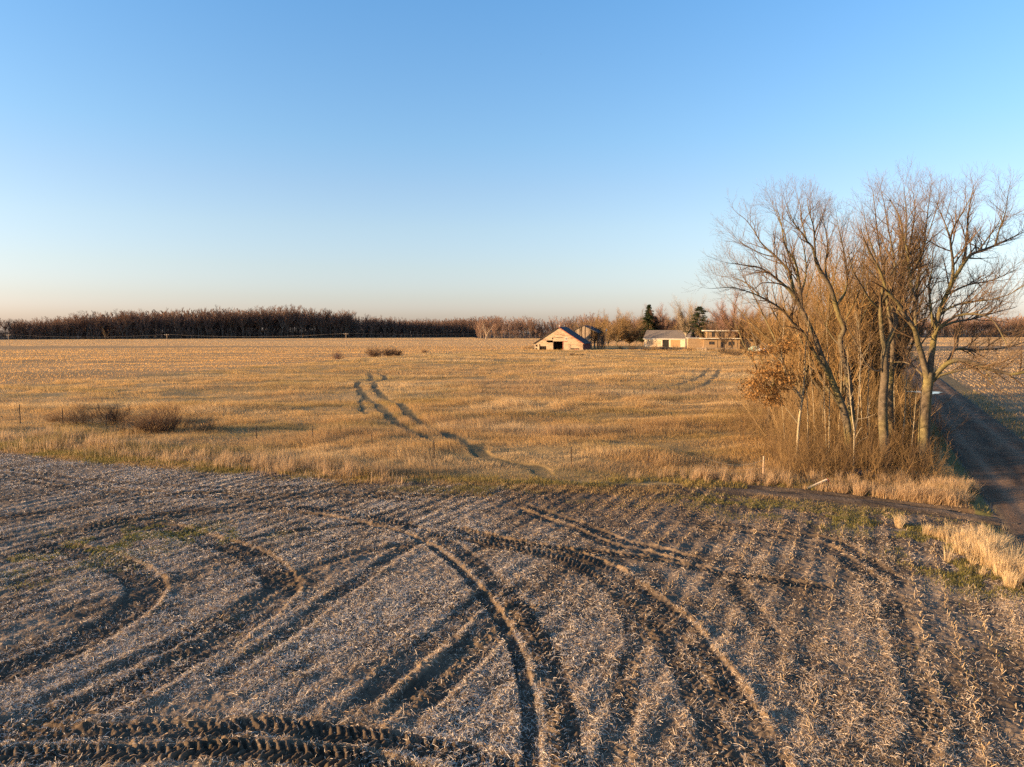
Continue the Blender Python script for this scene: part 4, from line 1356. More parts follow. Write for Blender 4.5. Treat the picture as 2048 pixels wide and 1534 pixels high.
FG = "trees around the farmstead"
far_tree(1190, 697, 628, "low spreading bare tree right behind the ruined barn", 501, spread=.85, n_main=6, twig=TWIG_GOLD, r0=.3, fork=.2, detail=3, thin=.8, group=FG)
far_tree(1234, 692.4, 615, "dense golden bare tree right of the white utility pole", 502, spread=.95, n_main=10, twig=TWIG_GOLD, r0=.35, fork=.12, detail=3, thin=1.1, group=FG)
far_tree(1258, 692, 630, "bushy golden bare tree left of the long grey roof", 503, spread=.95, n_main=10, twig=TWIG_GOLD, r0=.25, fork=.08, detail=3, thin=1.1, group=FG)
far_tree(1325, 690, 606, "tall bare tree with clotted twigs behind the long grey roof", 504, spread=.6, n_main=6, twig=TWIG_RED, r0=.35, fork=.3, detail=3, thin=1.0, group=FG)
far_tree(1372, 696, 600, "pale grey bare tree in front of the outbuilding's right end", 505, spread=.62, n_main=7, twig=((.19, .14, .09), (.29, .22, .15)), bark=((.24, .19, .13), (.34, .28, .20)), r0=.33, fork=.28, detail=3, thin=1.0, group=FG, moss=0)
far_tree(1389, 690, 597, "tallest thin grey tree just left of the layered pine", 506, spread=.25, n_main=4, twig=((.18, .13, .09), (.27, .20, .15)), r0=.25, fork=.45, detail=3, thin=.8, group=FG, moss=0)
far_tree(1466, 698, 590, "broad reddish bare tree in front of the flat roofed house", 507, spread=.9, n_main=10, twig=TWIG_RED, bark=((.035, .027, .022), (.07, .052, .042)), r0=.55, fork=.17, detail=3, thin=1.1, group=FG, moss=0)
far_tree(1433, 696, 640, "small dark trunked tree by the house's left windows", 508, spread=.5, n_main=6, twig=TWIG_RED, bark=((.035, .027, .022), (.07, .052, .042)), r0=.28, fork=.35, detail=3, thin=.8, group=FG, moss=0)
far_tree(1488, 697, 632, "short twisted tree at the right end of the house", 509, spread=.6, n_main=6, twig=TWIG_RED, r0=.3, fork=.15, detail=3, thin=.8, group=FG, moss=0)
far_tree(1284, 690, 636, "small golden tree at the left corner of the long outbuilding", 510, spread=.6, n_main=7, twig=TWIG_GOLD, r0=.2, fork=.1, detail=3, thin=.8, group=FG)
far_tree(1345, 688, 628, "rust coloured tree behind the middle of the long grey roof", 511, spread=.8, n_main=7, twig=TWIG_GOLD, r0=.25, fork=.15, detail=3, thin=1, group=FG)
far_tree(1160, 692, 634, "faint bare tree behind the ruined barn's peak", 512, spread=.5, n_main=6, twig=TWIG, r0=.25, fork=.15, detail=3, thin=.8, group=FG)
far_tree(1216, 694, 636, "low bare tree directly behind the utility pole", 513, spread=.6, n_main=6, twig=TWIG_GOLD, r0=.25, fork=.12, detail=3, thin=.8, group=FG)
far_tree(1540, 700, 600, "first broad golden tree where the roadside trees meet the yard", 514, spread=.8, n_main=8, twig=TWIG_GOLD, r0=.3, fork=.12, detail=3, thin=1.2, group=FG)
far_tree(1585, 702, 592, "second broad golden tree right of the tarp heap", 515, spread=.8, n_main=8, twig=TWIG_GOLD, r0=.3, fork=.12, detail=3, thin=1.2, group=FG)
far_tree(1628, 702, 600, "third broad golden tree, half hidden by the leaning trunks", 516, spread=.8, n_main=8, twig=TWIG_GOLD, r0=.3, fork=.12, detail=3, thin=1.2, group=FG)
far_tree(1512, 698, 640, "low rusty tree between the house and the golden trees", 517, spread=.6, n_main=7, twig=TWIG_RED, r0=.22, fork=.1, detail=3, thin=1, group=FG)


far_tree(1448, 700, 643, "small tangled tree right in front of the house's middle", 518, spread=.6, n_main=6, twig=TWIG, bark=((.035, .027, .022), (.07, .052, .042)), r0=.25, fork=.2, detail=3, thin=.7, group=FG, moss=0)
far_tree(1410, 698, 650, "small thin tree beside the low left wing of the house", 519, spread=.5, n_main=5, twig=TWIG_GOLD, r0=.2, fork=.2, detail=3, thin=.6, group=FG, moss=0)


far_tree(1206, 690, 622, "round crowned brown tree between ruined barn and golden tree", 520, spread=.85, n_main=9, twig=TWIG_GOLD, r0=.3, fork=.15, group=FG)
far_tree(1272, 688, 622, "round brown tree left of the pointed spruce", 521, spread=.85, n_main=9, twig=TWIG, r0=.3, fork=.15, group=FG)
far_tree(1415, 688, 632, "round brown tree right behind the layered pine", 522, spread=.85, n_main=9, twig=TWIG, r0=.3, fork=.15, group=FG)
far_tree(1500, 690, 612, "tall round crowned tree behind the house's right end", 523, spread=.8, n_main=9, twig=TWIG_RED, r0=.3, fork=.15, group=FG)


def conifer(u, v, top, label, seed, w, layered):
    g = G(u, v)
    H = (v - top) / scale_at(g[1])
    rg = np.random.default_rng(seed)
    root = empty("pine_tree" if layered else "spruce_tree", (g[0], g[1], 0), label, "conifer", "evergreens behind the farmstead")
    br = [([(0, 0, -.2), (0, 0, H * .4), (0, 0, H * .98)], [.35, .25, .04], 0)]
    P, S = [], []
    n = 20 if layered else 40
    for i in range(n):
        f = (i + .5) / n
        z = H * (.30 + .69 * f) if layered else H * (.12 + .87 * f)
        rad = w * ((1 - f) ** .5 if layered else (1 - f) ** .78) * rg.uniform(.4, 1.15) + .3
        m = 4 if layered else 7
        for j in range(m):
            a = rg.random() * 2 * PI
            L = rad * rg.uniform(.6, 1.1)
            dz = L * (.05 if layered else -.15)
            br.append(([(0, 0, z), (math.cos(a) * L * .5, math.sin(a) * L * .5, z + dz * .4), (math.cos(a) * L, math.sin(a) * L, z + dz)], [.06, .04, .015], 0))
            q = 64
            uu = rg.random(q) ** .5
            P.append(np.stack([math.cos(a) * L * uu + rg.normal(0, .22 + .1 * L * uu * .4, q), math.sin(a) * L * uu + rg.normal(0, .22 + .1 * L * uu * .4, q), z + dz * uu + rg.normal(0, .16, q)], -1))
    v_, f_ = tubes([(p, r) for p, r, l in br], 5)
    link("trunk", mesh_np("trunk", v_, f_, M['bark'], np.tile((.07, .05, .038), (len(v_), 1))), root)
    P = np.concatenate(P); n = len(P)
    col = lerp(np.array((.022, .034, .018)), np.array((.075, .088, .038)), rg.random(n))
    vv, ff, cc = ribbons(P[:, 0], P[:, 1], P[:, 2], rg.uniform(.35, .8, n), rg.uniform(.12, .26, n), rg.uniform(0, 2 * PI, n), rg.normal(0, .35, n), rg.normal(0, .1, n), rg.normal(0, .5, n), col)
    link("crown", mesh_np("crown", vv, [ff], M['needle'], cc), root)


conifer(1297, 690.3, 609, "dark pointed spruce behind the left end of the grey roof", 601, 8.0, False)
conifer(1398, 697, 613, "tall layered pine between the outbuilding and the house", 602, 7.6, True)
conifer(1309, 690, 632, "short dark spruce close right of the pointed one", 603, 6.5, False)


# --- the far woods: hundreds of bare trees that read as one mass
def woods():
    protos = []
    for i in range(11):
        rg = random.Random(900 + i)
        H = 23.0
        br = []
        coarse = i >= 7
        spec = [None, dict(seg=3, wob=.12, up=.05, gap=1.25 if not coarse else 1.6, start=.05, len=3.8, taper=.5, ang=36, r=.08, rise=.35, tip=.4)]
        if not coarse:
            spec.append(dict(seg=2, wob=.15, up=.05, gap=.95, start=.1, len=2.2, taper=.4, ang=38, r=.06, rise=.2, tip=.5))
        hz = H * rg.uniform(.2, .42)
        tp = [(0, 0, -.3), (rg.gauss(0, .2), rg.gauss(0, .2), hz * .5), (rg.gauss(0, .4), rg.gauss(0, .4), hz)]
        br.append((tp, [.30, .26, .22], 0))
        nm = rg.randint(4, 6)
        for k in range(nm):
            a = k * 2 * PI / nm + rg.gauss(0, .3)
            sp = rg.uniform(.2, .65)
            q = tp[-1]; dd = vnorm((math.cos(a) * sp, math.sin(a) * sp, 1)); pts, rad = [q], [.16]
            L = (H - hz) * rg.uniform(.6, 1.05)
            for j in range(4):
                dd = vnorm((dd[0] + rg.gauss(0, .1), dd[1] + rg.gauss(0, .1), dd[2]))
                q = vadd(q, dd, L / 4); pts.append(q); rad.append(.16 * (1 - .75 * (j + 1) / 4))
            br.append((pts, rad, 0))
            spawn(rg, br, pts, rad, 1, spec, 0, start=.05)
        for k in range(3):                       # low side branches and suckers
            z = rg.uniform(.06, .8) * hz
            a = rg.random() * 6.28
            grow(rg, br, (0, 0, z), vnorm((math.cos(a), math.sin(a), .5)), rg.uniform(2, 4.5), .08, 1, [None, spec[1]])
        tv, tf = tubes([(p, r) for p, r, l in br if l == 0], 4)
        kx = .22 if coarse else .065
        cv, cf = tubes([(p, [max(x, kx) for x in r]) for p, r, l in br if l > 0], 3)
        protos.append((np.concatenate([tv, cv]), np.concatenate([tf[0], cf[0] + len(tv)]), len(tv)))
    return protos


def plant(name, label, spots, hs, tint, protos):
    rg = np.random.default_rng(len(hs))
    V, F, C, off = [], [], [], 0
    for (x, y), dp, h in zip(spots[0], spots[1], hs):
        pv, pf, nt_ = protos[rg.integers(7)] if dp < 32 else protos[7 + rg.integers(4)]
        a = rg.random() * 2 * PI; k = h / 23.0; kw = k * rg.uniform(.85, 1.25)
        c, s = math.cos(a), math.sin(a)
        v = np.stack([(pv[:, 0] * c - pv[:, 1] * s) * kw + x, (pv[:, 0] * s + pv[:, 1] * c) * kw + y, pv[:, 2] * k], -1)
        q = rg.random()
        cc = np.empty_like(v)
        cc[:nt_] = np.array((.17, .13, .10)) * rg.uniform(.5, 1.5)
        cc[nt_:] = np.array(tint[0]) * (1 - q) + np.array(tint[1]) * q
        V.append(v); F.append(pf + off); C.append(cc); off += len(v)
    link(name, mesh_np(name, np.concatenate(V), [np.concatenate(F)], M['twig'], np.concatenate(C)), label=label, cat="woods", kind='stuff')


def belt(line, depth, n, h, seed):
    rg = np.random.default_rng(seed)
    p = np.array(line, float)
    seg = np.linalg.norm(np.diff(p, axis=0), axis=1)
    cum = np.concatenate([[0], np.cumsum(seg)])
    sp, hs, dd_ = [], [], []
    for i in range(n):
        s = rg.random() * cum[-1]
        j = min(np.searchsorted(cum, s, side='right') - 1, len(seg) - 1)
        f = (s - cum[j]) / seg[j]
        d = (p[j + 1] - p[j]) / seg[j]
        nr = np.array((-d[1], d[0]))
        dep = depth * rg.random() ** 1.25
        q = p[j] + d * seg[j] * f + nr * dep
        sp.append((q[0], q[1])); dd_.append(dep)
        hh = h[j] * (1 - f) + h[j + 1] * f
        hs.append(hh * rg.uniform(.78, 1.08) * (.84 + .34 * vnoise(np.array([s / 40.0]), np.array([0.0]), seed)[0]))
    for i in range(n // 2):                      # low growth along the woods' edge
        s = rg.random() * cum[-1]
        j = min(np.searchsorted(cum, s, side='right') - 1, len(seg) - 1)
        d = (p[j + 1] - p[j]) / seg[j]
        q = p[j] + d * (s - cum[j]) + np.array((-d[1], d[0])) * rg.uniform(-4, 20)
        sp.append((q[0], q[1])); dd_.append(0); hs.append(rg.uniform(4.5, 11))
        q = q + np.array((-d[1], d[0])) * rg.uniform(15, depth * .8)
        sp.append((q[0], q[1])); dd_.append(99); hs.append(rg.uniform(6, 12))
        sp.append((q[0] + rg.normal(0, 9), q[1] + rg.normal(0, 9))); dd_.append(99); hs.append(rg.uniform(6, 12))
    return (sp, dd_), hs


def uvd(u, d):
    return ((u - CX) / FPX * d, d)


PR = woods()
WT = ((.11, .065, .05), (.21, .13, .095))  # darker twig tint carries the shade of the left woods
a, b = belt([uvd(-420, 560), uvd(0, 640), uvd(200, 672), uvd(500, 735), uvd(620, 770), uvd(945, 850), uvd(1010, 870)], 130, 1650, [15, 18, 22.5, 29.5, 28, 21, 20.5], 1)
plant("woodland", "dark leafless woods across the far end of the field, left part", a, b, WT, PR)
a, b = belt([uvd(955, 720), uvd(1120, 725), uvd(1300, 720), uvd(1560, 700), uvd(1760, 800), uvd(1870, 860), uvd(2200, 900)], 110, 900, [21, 22, 21, 20, 22, 24, 27], 2)
plant("woodland", "sunlit leafless woods behind the barns and farmstead", a, b, ((.16, .09, .065), (.27, .165, .115)), PR)  # lighter twig tint carries the sunlight on these woods
a, b = belt([uvd(1120, 560), uvd(1200, 500), uvd(1300, 455), uvd(1420, 450), uvd(1600, 430), uvd(1700, 430)], 45, 150, [15, 16.5, 17, 14, 15, 16], 3)
plant("woodland", "brown leafless trees crowded close behind the farm buildings", a, b, ((.15, .09, .055), (.26, .165, .10)), PR)
g = G(972, 678)
free_tree("bare_tree", "pale wide crowned tree standing before the sunlit woods", (g[0], g[1], 0), 17.5, 701, .6, 6, .5, .2, bark=((.34, .25, .17), (.45, .34, .24)), twig=((.26, .18, .12), (.36, .26, .18)), moss=0, detail=2)
g = G(211, 680)
free_tree("bare_tree", "small pale golden tree standing before the dark left woods", (g[0], g[1], 0), 11, 702, .35, 6, .2, .15, twig=TWIG_GOLD, moss=0, detail=3)

# ================================================================== buildings
def gable_frame(u, v, rot):
    """base point of a building and its local axes: x to the right along the front, y back"""
    g = G(u, v)
    return (g[0], g[1], 0.0), rot


# --- the big weathered barn: front gable 19.9 m wide, ridge 9.2 m
def barn():
    g = G(1117, 700)
    root = empty("weathered_barn", (g[0], g[1], 0), "big weathered barn with a gaping dark doorway and dark shingle roof", "barn", rz=-math.radians(17))
    W2, E, RZ, L = 10.2, 2.75, 9.35, 16.0
    t = .16
    sl = (RZ - E) / W2
    zr = lambda x: RZ - abs(x) * sl
    dw0, dw1, dh = -2.15, 1.75, 3.55
    # front wall built as panels round the openings
    m = MB()
    Lx = -5.1          # left of here the wall is the low shed with its open bay
    P = lambda o: m.prism(o, 0, t)
    P([(dw1, 0), (W2 - .02, 0), (W2 - .02, zr(W2)), (dw1, zr(dw1))][0:4])
    P([(dw0, dh), (dw1, dh), (dw1, zr(dw1)), (0, RZ - .02), (dw0, zr(dw0))])
    P([(Lx, 0), (dw0, 0), (dw0, 3.05), (Lx, 3.05)])
    P([(Lx, 3.95), (dw0 - .2, 3.95), (dw0 - .2, 4.05), (dw0, 4.05), (dw0, zr(dw0)), (Lx, zr(Lx))])
    P([(dw0 - .2, 3.05), (dw0, 3.05), (dw0, 4.05), (dw0 - .2, 4.05)])
    P([(-W2 + .02, 0), (-8.15, 0), (-8.15, 2.35), (-W2 + .02, 2.35)])
    P([(-W2 + .02, 2.35), (Lx, 2.35), (Lx, zr(Lx)), (-W2 + .02, zr(W2))])
    P([(-7.7, 1.55), (Lx, 1.55), (Lx, 2.35), (-7.7, 2.35)])
    m.build("front_wall", M['wood_old'], root)
    # lapped boards proud of the wall
    b, worn = MB(), []
    rg = random.Random(4)
    z = .35
    while z < 9.0:
        xr = min(W2 - .1, (RZ - z - .25) / sl)
        x = -xr
        while x < xr:
            x1 = min(x + rg.uniform(2.2, 4.2), xr)
            mid = (x + x1) / 2
            inside_door = z < dh + .1 and x1 > dw0 and x < dw1
            low = z < 2.5 and x < Lx + .1
            up = 3.0 < z < 4.1 and x < dw0 + .1 and x1 > Lx
            if not (inside_door or low or up) and rg.random() < .8:
                b.box(x + .02, x1 - .02, -.035, -.002, z, z + .30)
                worn += [int(rg.random() < .32)] * 6
            x = x1
        z += .36
    lb = b.build("lapped_boards", M['wood_old'], root)
    lb.data.materials.append(M['board_worn'])
    lb.data.polygons.foreach_set("material_index", worn)
    s = MB()
    s.box(W2 - t, W2, t, L, 0, E - .05); s.build("side_wall", M['dark_red'], root)
    s = MB(); s.box(-W2, -W2 + t, t, L, 0, E - .05); s.build("side_wall", M['wood_old'], root)
    s = MB(); s.prism([(-W2, 0), (W2, 0), (W2, E), (0, RZ - .03), (-W2, E)], L - t, L); s.build("back_wall", M['wood_grey'], root)
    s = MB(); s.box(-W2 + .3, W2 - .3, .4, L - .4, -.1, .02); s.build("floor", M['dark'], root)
    for sx in (-1, 1):
        r = MB()
        o = .45
        y0, y1 = -.35, L + .3
        a0 = (0, RZ + .02); a1 = (sx * (W2 + o), RZ + .02 - (W2 + o) * sl)
        th = .16
        q = [(a0[0], y0, a0[1]), (a1[0], y0, a1[1]), (a1[0], y1, a1[1]), (a0[0], y1, a0[1])]
        r.hexa([q[0], q[1], q[2], q[3]] + [(p[0], p[1], p[2] + th) for p in q])
        ro = r.build("roof", M['roof_dark'], root)
        e = MB()
        e.bar((0, -.40, RZ + .02), (a1[0], -.40, a1[1] + .06), .06, .26)
        e.build("verge_board", M['red_wood'] if sx > 0 else M['wood_dark'], ro)
    v = MB(); v.cyl((.25, 0.3, RZ + .1), (.25, .3, RZ + .75), .14, .10).cyl((.25, .3, RZ + .75), (.25, .3, RZ + .95), .22, .08)
    v.build("ridge_vent", M['white'], root)
    # doorway with its frame and a half open leaf
    d = MB(); d.box(dw1, dw1 + .22, -.09, -.037, 0, dh); d.box(dw1 + .22, dw1 + 1.9, -.09, -.037, dh - .12, dh + .12); d.build("door_track", M['red_wood'], root)
    d = MB(); d.box(dw0 - .16, dw0, -.09, -.037, 0, dh); d.box(dw0 - .16, dw1, -.09, -.037, dh, dh + .16); d.build("door_frame", M['wood_grey'], root)
    d = MB()
    for i in range(12):
        d.box(dw0 - 3.0 + i * .235, dw0 - 3.0 + i * .235 + .22, -.14, -.095, .1, 3.0)
    d.bar((dw0 - 3.0, -.17, .5), (dw0 - .2, -.17, .5), .14, .05).bar((dw0 - 3.0, -.17, 2.6), (dw0 - .2, -.17, 2.6), .14, .05)
    d.build("sliding_door", M['wood_old'], root)
    # small openings, their inner shade put on as near-black panels
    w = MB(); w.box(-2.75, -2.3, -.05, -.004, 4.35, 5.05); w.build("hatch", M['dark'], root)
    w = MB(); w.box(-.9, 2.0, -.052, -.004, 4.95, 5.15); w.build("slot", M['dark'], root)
    w = MB(); w.box(2.7, 3.7, -.05, -.037, 3.9, 5.2); f = w.build("window", M['white'], root)
    w = MB(); w.box(2.85, 3.55, -.07, -.052, 4.6, 5.05).box(2.85, 3.55, -.07, -.052, 4.05, 4.4); w.build("pane", M['plastic'], f)
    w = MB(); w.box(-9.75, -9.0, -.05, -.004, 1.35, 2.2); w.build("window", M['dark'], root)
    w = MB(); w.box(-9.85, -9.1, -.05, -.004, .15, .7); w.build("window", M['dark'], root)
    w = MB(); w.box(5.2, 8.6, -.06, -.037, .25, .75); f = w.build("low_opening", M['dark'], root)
    w = MB(); w.box(6.6, 8.3, -.09, -.062, .28, .48); w.build("loose_board", M['red_wood'], f)
    w = MB(); w.box(4.3, 5.2, -.075, -.04, 0, 2.3); w.build("side_door", M['wood_grey'], root)
    # posts and rails of the open bay on the left
    for x in (-7.9, -6.9, -6.0, -5.3):
        MB().box(x - .08, x + .08, .2, .36, 0, 1.6).build("bay_post", M['wood_dark'], root)
    for z in (.8, 1.3):
        MB().bar((-8.1, .14, z), (-5.15, .14, z), .1).build("bay_rail", M['wood_dark'], root)


barn()


# --- the ruined barn behind: a skeleton with part of its gable boards and roof left
def ruin():
    g = G(1170, 698.2)
    root = empty("ruined_barn", (g[0], g[1] + 6, 0), "ruined barn skeleton with open dark timbers and half its boards gone", "barn", rz=-math.radians(24))
    rg = random.Random(8)
    H, E, W2, L = 10.0, 6.9, 6.6, 9.5
    m = MB()
    for y in (0, L * .5, L):
        for x in (-W2, -W2 * .45, W2 * .1, W2 * .5, W2):
            m.bar((x, y, 0), (x, y, H - (H - E) * abs(x) / W2), .26)
        for z in (2.6, 5.2, E):
            m.bar((-W2, y, z), (W2, y, z), .22)
        m.bar((-W2, y, E), (0, y, H), .22); m.bar((0, y, H), (W2, y, E), .22)
        m.bar((W2 * .1, y, 2.6), (W2 * .5, y, 5.2), .16); m.bar((W2, y, 2.6), (W2 * .5, y, 5.2), .16); m.bar((-W2, y, 2.6), (-W2 * .45, y, 5.2), .16)
    for x in (-W2, 0, W2):
        for z in ((2.6, 5.2, E) if x else (H,)):
            m.bar((x, 0, z), (x, L, z), .22)
    for y in np.arange(.8, L, 1.1):
        m.bar((0, y, H), (W2, y, E), .12); m.bar((0, y, H), (-W2, y, E), .12)
    for y in np.arange(.6, L, .9):
        m.bar((W2, y, 0), (W2, y, E), .12)
    m.build("timber_frame", M['wood_dark'], root)
    b = MB()
    x = -W2 + .05
    while x < W2 * .98:
        keep = .95 if x < W2 * .35 else .55
        if rg.random() < keep:
            top = H - (H - E) * abs(x) / W2 - .1
            bot = 0 if rg.random() < .55 else rg.uniform(.5, 4.5)
            if x > W2 * .45:
                top = min(top, rg.uniform(2.2, 5.0)); bot = 0 if rg.random() < .5 else bot * .4
            if top - bot > .6:
                b.box(x, x + .25, -.17, -.135, bot, top)
        x += .29 if rg.random() < .85 else .75
    b.build("gable_boards", M['wood_grey'], root)
    s = MB()
    for y in np.arange(.1, L, .3):
        if rg.random() < .35:
            s.box(W2 + .14, W2 + .18, y, y + .24, rg.uniform(0, 2), rg.uniform(3, 6.5))
    s.build("side_boards", M['wood_dark'], root)
    r = MB()
    for sx in (-1, 1):
        for y0, y1, f0, f1 in ((-.3, L * .45, 0, 1.04), (L * .45, L + .2, 0, .85)) if sx > 0 else ((-.3, L + .2, 0, 1.04),):
            q = [(sx * W2 * f0, y0, H - (H - E) * f0 + .14), (sx * W2 * f1, y0, H - (H - E) * f1 + .14), (sx * W2 * f1, y1, H - (H - E) * f1 + .14), (sx * W2 * f0, y1, H - (H - E) * f0 + .14)]
            r.hexa(q + [(p[0], p[1], p[2] + .1) for p in q])
    r.build("roof", M['roof_dark'], root)


ruin()


# --- the long outbuilding with its grey roof
def outbuilding():
    g = G(1377.6, 694.5)
    root = empty("outbuilding", (g[0], g[1], 0), "long low outbuilding with grey shingle roof and dark red gable", "building", rz=-math.radians(26))
    Lx, D, E, RZ, t = 21.8, 12.0, 4.2, 8.0, .2
    m = MB()
    m.box(-Lx, -Lx + 9.0, 0, t, 0, E).box(-Lx + 12.2, -Lx + 12.8, 0, t, 0, E).box(-Lx + 9.0, -Lx + 12.2, 0, t, 3.5, E).box(-Lx + 12.8, 0, 0, t, 0, E)
    m.build("front_wall", M['cream'], root)
    d = MB(); d.box(-Lx + 9.05, -Lx + 12.15, .22, .3, 0, 3.5); d.build("shade_panel", M['dark'], root)  # dark sheet stands in for the shadow beside the brush mound
    d = MB(); d.box(-Lx + 13.0, -Lx + 17.6, -.05, -.003, .1, 3.4); d.build("wide_door", M['brown_door'], root)
    d = MB(); d.box(-Lx + .6, -Lx + 8.2, -.04, -.003, 1.2, 3.0); d.build("timber_panel", M['wood_old'], root)
    for x0, x1 in ((-t, 0), (-Lx, -Lx + t)):
        s = MB()
        q = [(x0, t, 0), (x1, t, 0), (x1, D, 0), (x0, D, 0)]
        s.hexa(q + [(a, b, E - .02) for a, b, c in q])
        s.hexa([(x0, t, E - .02), (x1, t, E - .02), (x1, D, E - .02), (x0, D, E - .02), (x0, D / 2, RZ - .05), (x1, D / 2, RZ - .05), (x1, D / 2 + .02, RZ - .05), (x0, D / 2 + .02, RZ - .05)])
        s.build("gable_wall", M['dark_red'], root)
    s = MB(); s.box(.003, .05, 4.5, 7.0, 4.4, 6.0); f = s.build("gable_window", M['white'], root)
    s = MB(); s.box(.052, .07, 4.7, 6.8, 4.6, 5.8); s.build("pane", M['glass'], f)
    s = MB(); s.box(-Lx + t, -t, D - t, D, 0, E); s.build("back_wall", M['cream'], root)
    for sy in (0, 1):
        y0, yr = (-.6, D / 2) if sy == 0 else (D + .6, D / 2)
        z0 = E - .6 * (RZ - E) / (D / 2)
        q = [(-Lx - .5, y0, z0), (.5, y0, z0), (.5, yr, RZ), (-Lx - .5, yr, RZ)]
        r = MB(); r.hexa(q + [(p[0], p[1], p[2] + .2) for p in q]); ro = r.build("roof", M['roof_grey'], root)
        if sy == 0:
            f = MB(); f.box(-Lx - .5, .5, -.68, -.61, z0 - .12, z0 + .22); f.build("fascia", M['white'], ro)


outbuilding()


# --- the two storey house with flat roofs
def house():
    g = G(1411, 698.6)
    root = empty("brick_house", (g[0], g[1] + 3, 0), "two storey tan brick house with thin white flat roofs", "house", rz=-math.radians(10))
    m = MB(); m.box(0, 15, 0, 9, 0, 4.45); m.build("lower_wall", M['brick'], root)
    m = MB(); m.box(1.4, 13.0, 1.2, 8.5, 4.75, 7.7); m.build("upper_wall", M['brick'], root)
    m = MB(); m.box(-1.6, 15.6, -1.3, 9.6, 4.45, 4.75); r = m.build("lower_roof", M['white'], root)
    m = MB(); m.box(-.2, 14.4, -.1, 9.6, 7.7, 8.15); r = m.build("roof", M['white'], root)
    m = MB(); m.box(9.5, 10.6, 4, 5, 8.15, 9.2); m.build("chimney", M['brick'], r)
    for x0, x1, z0, z1, y in ((3.4, 4.6, 5.2, 7.3, 1.2), (6.2, 8.6, 5.2, 7.3, 1.2), (10.2, 11.8, 5.4, 7.2, 1.2), (2.2, 4.4, 2.0, 3.3, 0), (7.0, 8.2, .3, 3.3, 0), (10.2, 12.6, 1.6, 3.3, 0)):
        f = MB(); f.box(x0 - .1, x1 + .1, y - .06, y - .003, z0 - .1, z1 + .1); fr = f.build("window", M['brown_door'], root)
        f = MB(); xm = (x0 + x1) / 2; f.box(x0, xm - .04, y - .08, y - .063, z0, z1).box(xm + .04, x1, y - .08, y - .063, z0, z1); f.build("pane", M['glass'], fr)
    for x in (5.6, 9.4, 13.8):
        MB().box(x, x + .25, -1.1, -.85, 0, 4.45).build("porch_post", M['wood_dark'], root)
    m = MB(); m.box(-6.5, 0 - .003, 1.5, 8, 0, 4.6); w = m.build("side_wing", M['brick'], root)
    m = MB(); m.box(-6.9, -.1, 1.1, 8.4, 4.6, 4.85); m.build("wing_roof", M['white'], w)
    m = MB(); m.box(15.003, 20.5, 2, 8, 0, 4.1); w = m.build("side_wing", M['brick'], root)
    m = MB(); m.box(15.02, 21, 1.6, 8.4, 4.1, 4.4); m.build("wing_roof", M['roof_grey'], w)
    # low yard wall and step in front
    m = MB(); m.box(-3, 14, -2.4, -2.1, 0, .7); m.build("terrace_wall", M['wood_grey'], root)


house()


# ================================================================== poles, posts, wires and small things
def pole(u, v, top, label, arm=True, r=.15):
    g = G(u, v)
    H = (v - top) / scale_at(g[1])
    root = empty("utility_pole", (g[0], g[1], 0), label, "utility pole", "utility poles")
    m = MB(); m.cyl((0, 0, -.3), (0, 0, H), r, r * .7, 8); m.build("pole", M['pole_wood'], root)
    if arm:
        m = MB(); m.box(-1.1, 1.1, -.21, -.11, H - .55, H - .40); a = m.build("crossarm", M['pole_wood'], root)
        for x in (-1.0, 0, 1.0):
            MB().cyl((x, -.16, H - .40), (x, -.16, H - .12), .05, .035, 6).build("insulator", M['metal_white'], a)
    else:
        m = MB(); m.cyl((.24, 0, H - 1.2), (.24, 0, H - .4), .16, .16, 8); m.build("transformer", M['metal_white'], root)
        m = MB(); m.box(-.5, .5, -.2, -.11, H - .2, H - .1); m.build("crossarm", M['pole_wood'], root)
    return (g[0], g[1], H)


p0 = pole(-300, 693, 668, "utility pole outside the left edge of the stubble field") if False else None
pa = pole(18, 692, 668.5, "leftmost thin utility pole in the maize stubble")
pb = pole(334.5, 692.5, 668, "middle utility pole before the dark woods")
pc = pole(692.5, 696, 666, "utility pole above the pale bush at the maize edge")
pd = pole(1211.5, 697, 656.5, "pale utility pole standing between ruined barn and golden tree", arm=False, r=.19)


def wire(a, b, sag, label, dx):
    pts = []
    for i in range(25):
        f = i / 24
        pts.append((a[0] + (b[0] - a[0]) * f + dx, a[1] + (b[1] - a[1]) * f - .16, a[2] - .12 + (b[2] - a[2]) * f - sag * 4 * f * (1 - f)))
    v, f = tubes([(pts, [.018] * 25)], 4)
    link("power_line", mesh_np("power_line", v, f, M['wire']), label=label, cat="wire", group="power lines")


off = (pa[0] - (pb[0] - pa[0]), pa[1] + 12, pa[2])
for a, b, l in ((off, pa, "sagging power line left of the leftmost pole"), (pa, pb, "power line sagging between leftmost and middle poles"), (pb, pc, "power line sagging between the middle pole and the bush pole"), (pc, pd, "power line from the bush pole toward the barns")):
    wire(a, b, 1.3, l, 0.0)
    if b is not pd:
        wire(a, b, 1.5, "lower " + l, .95)

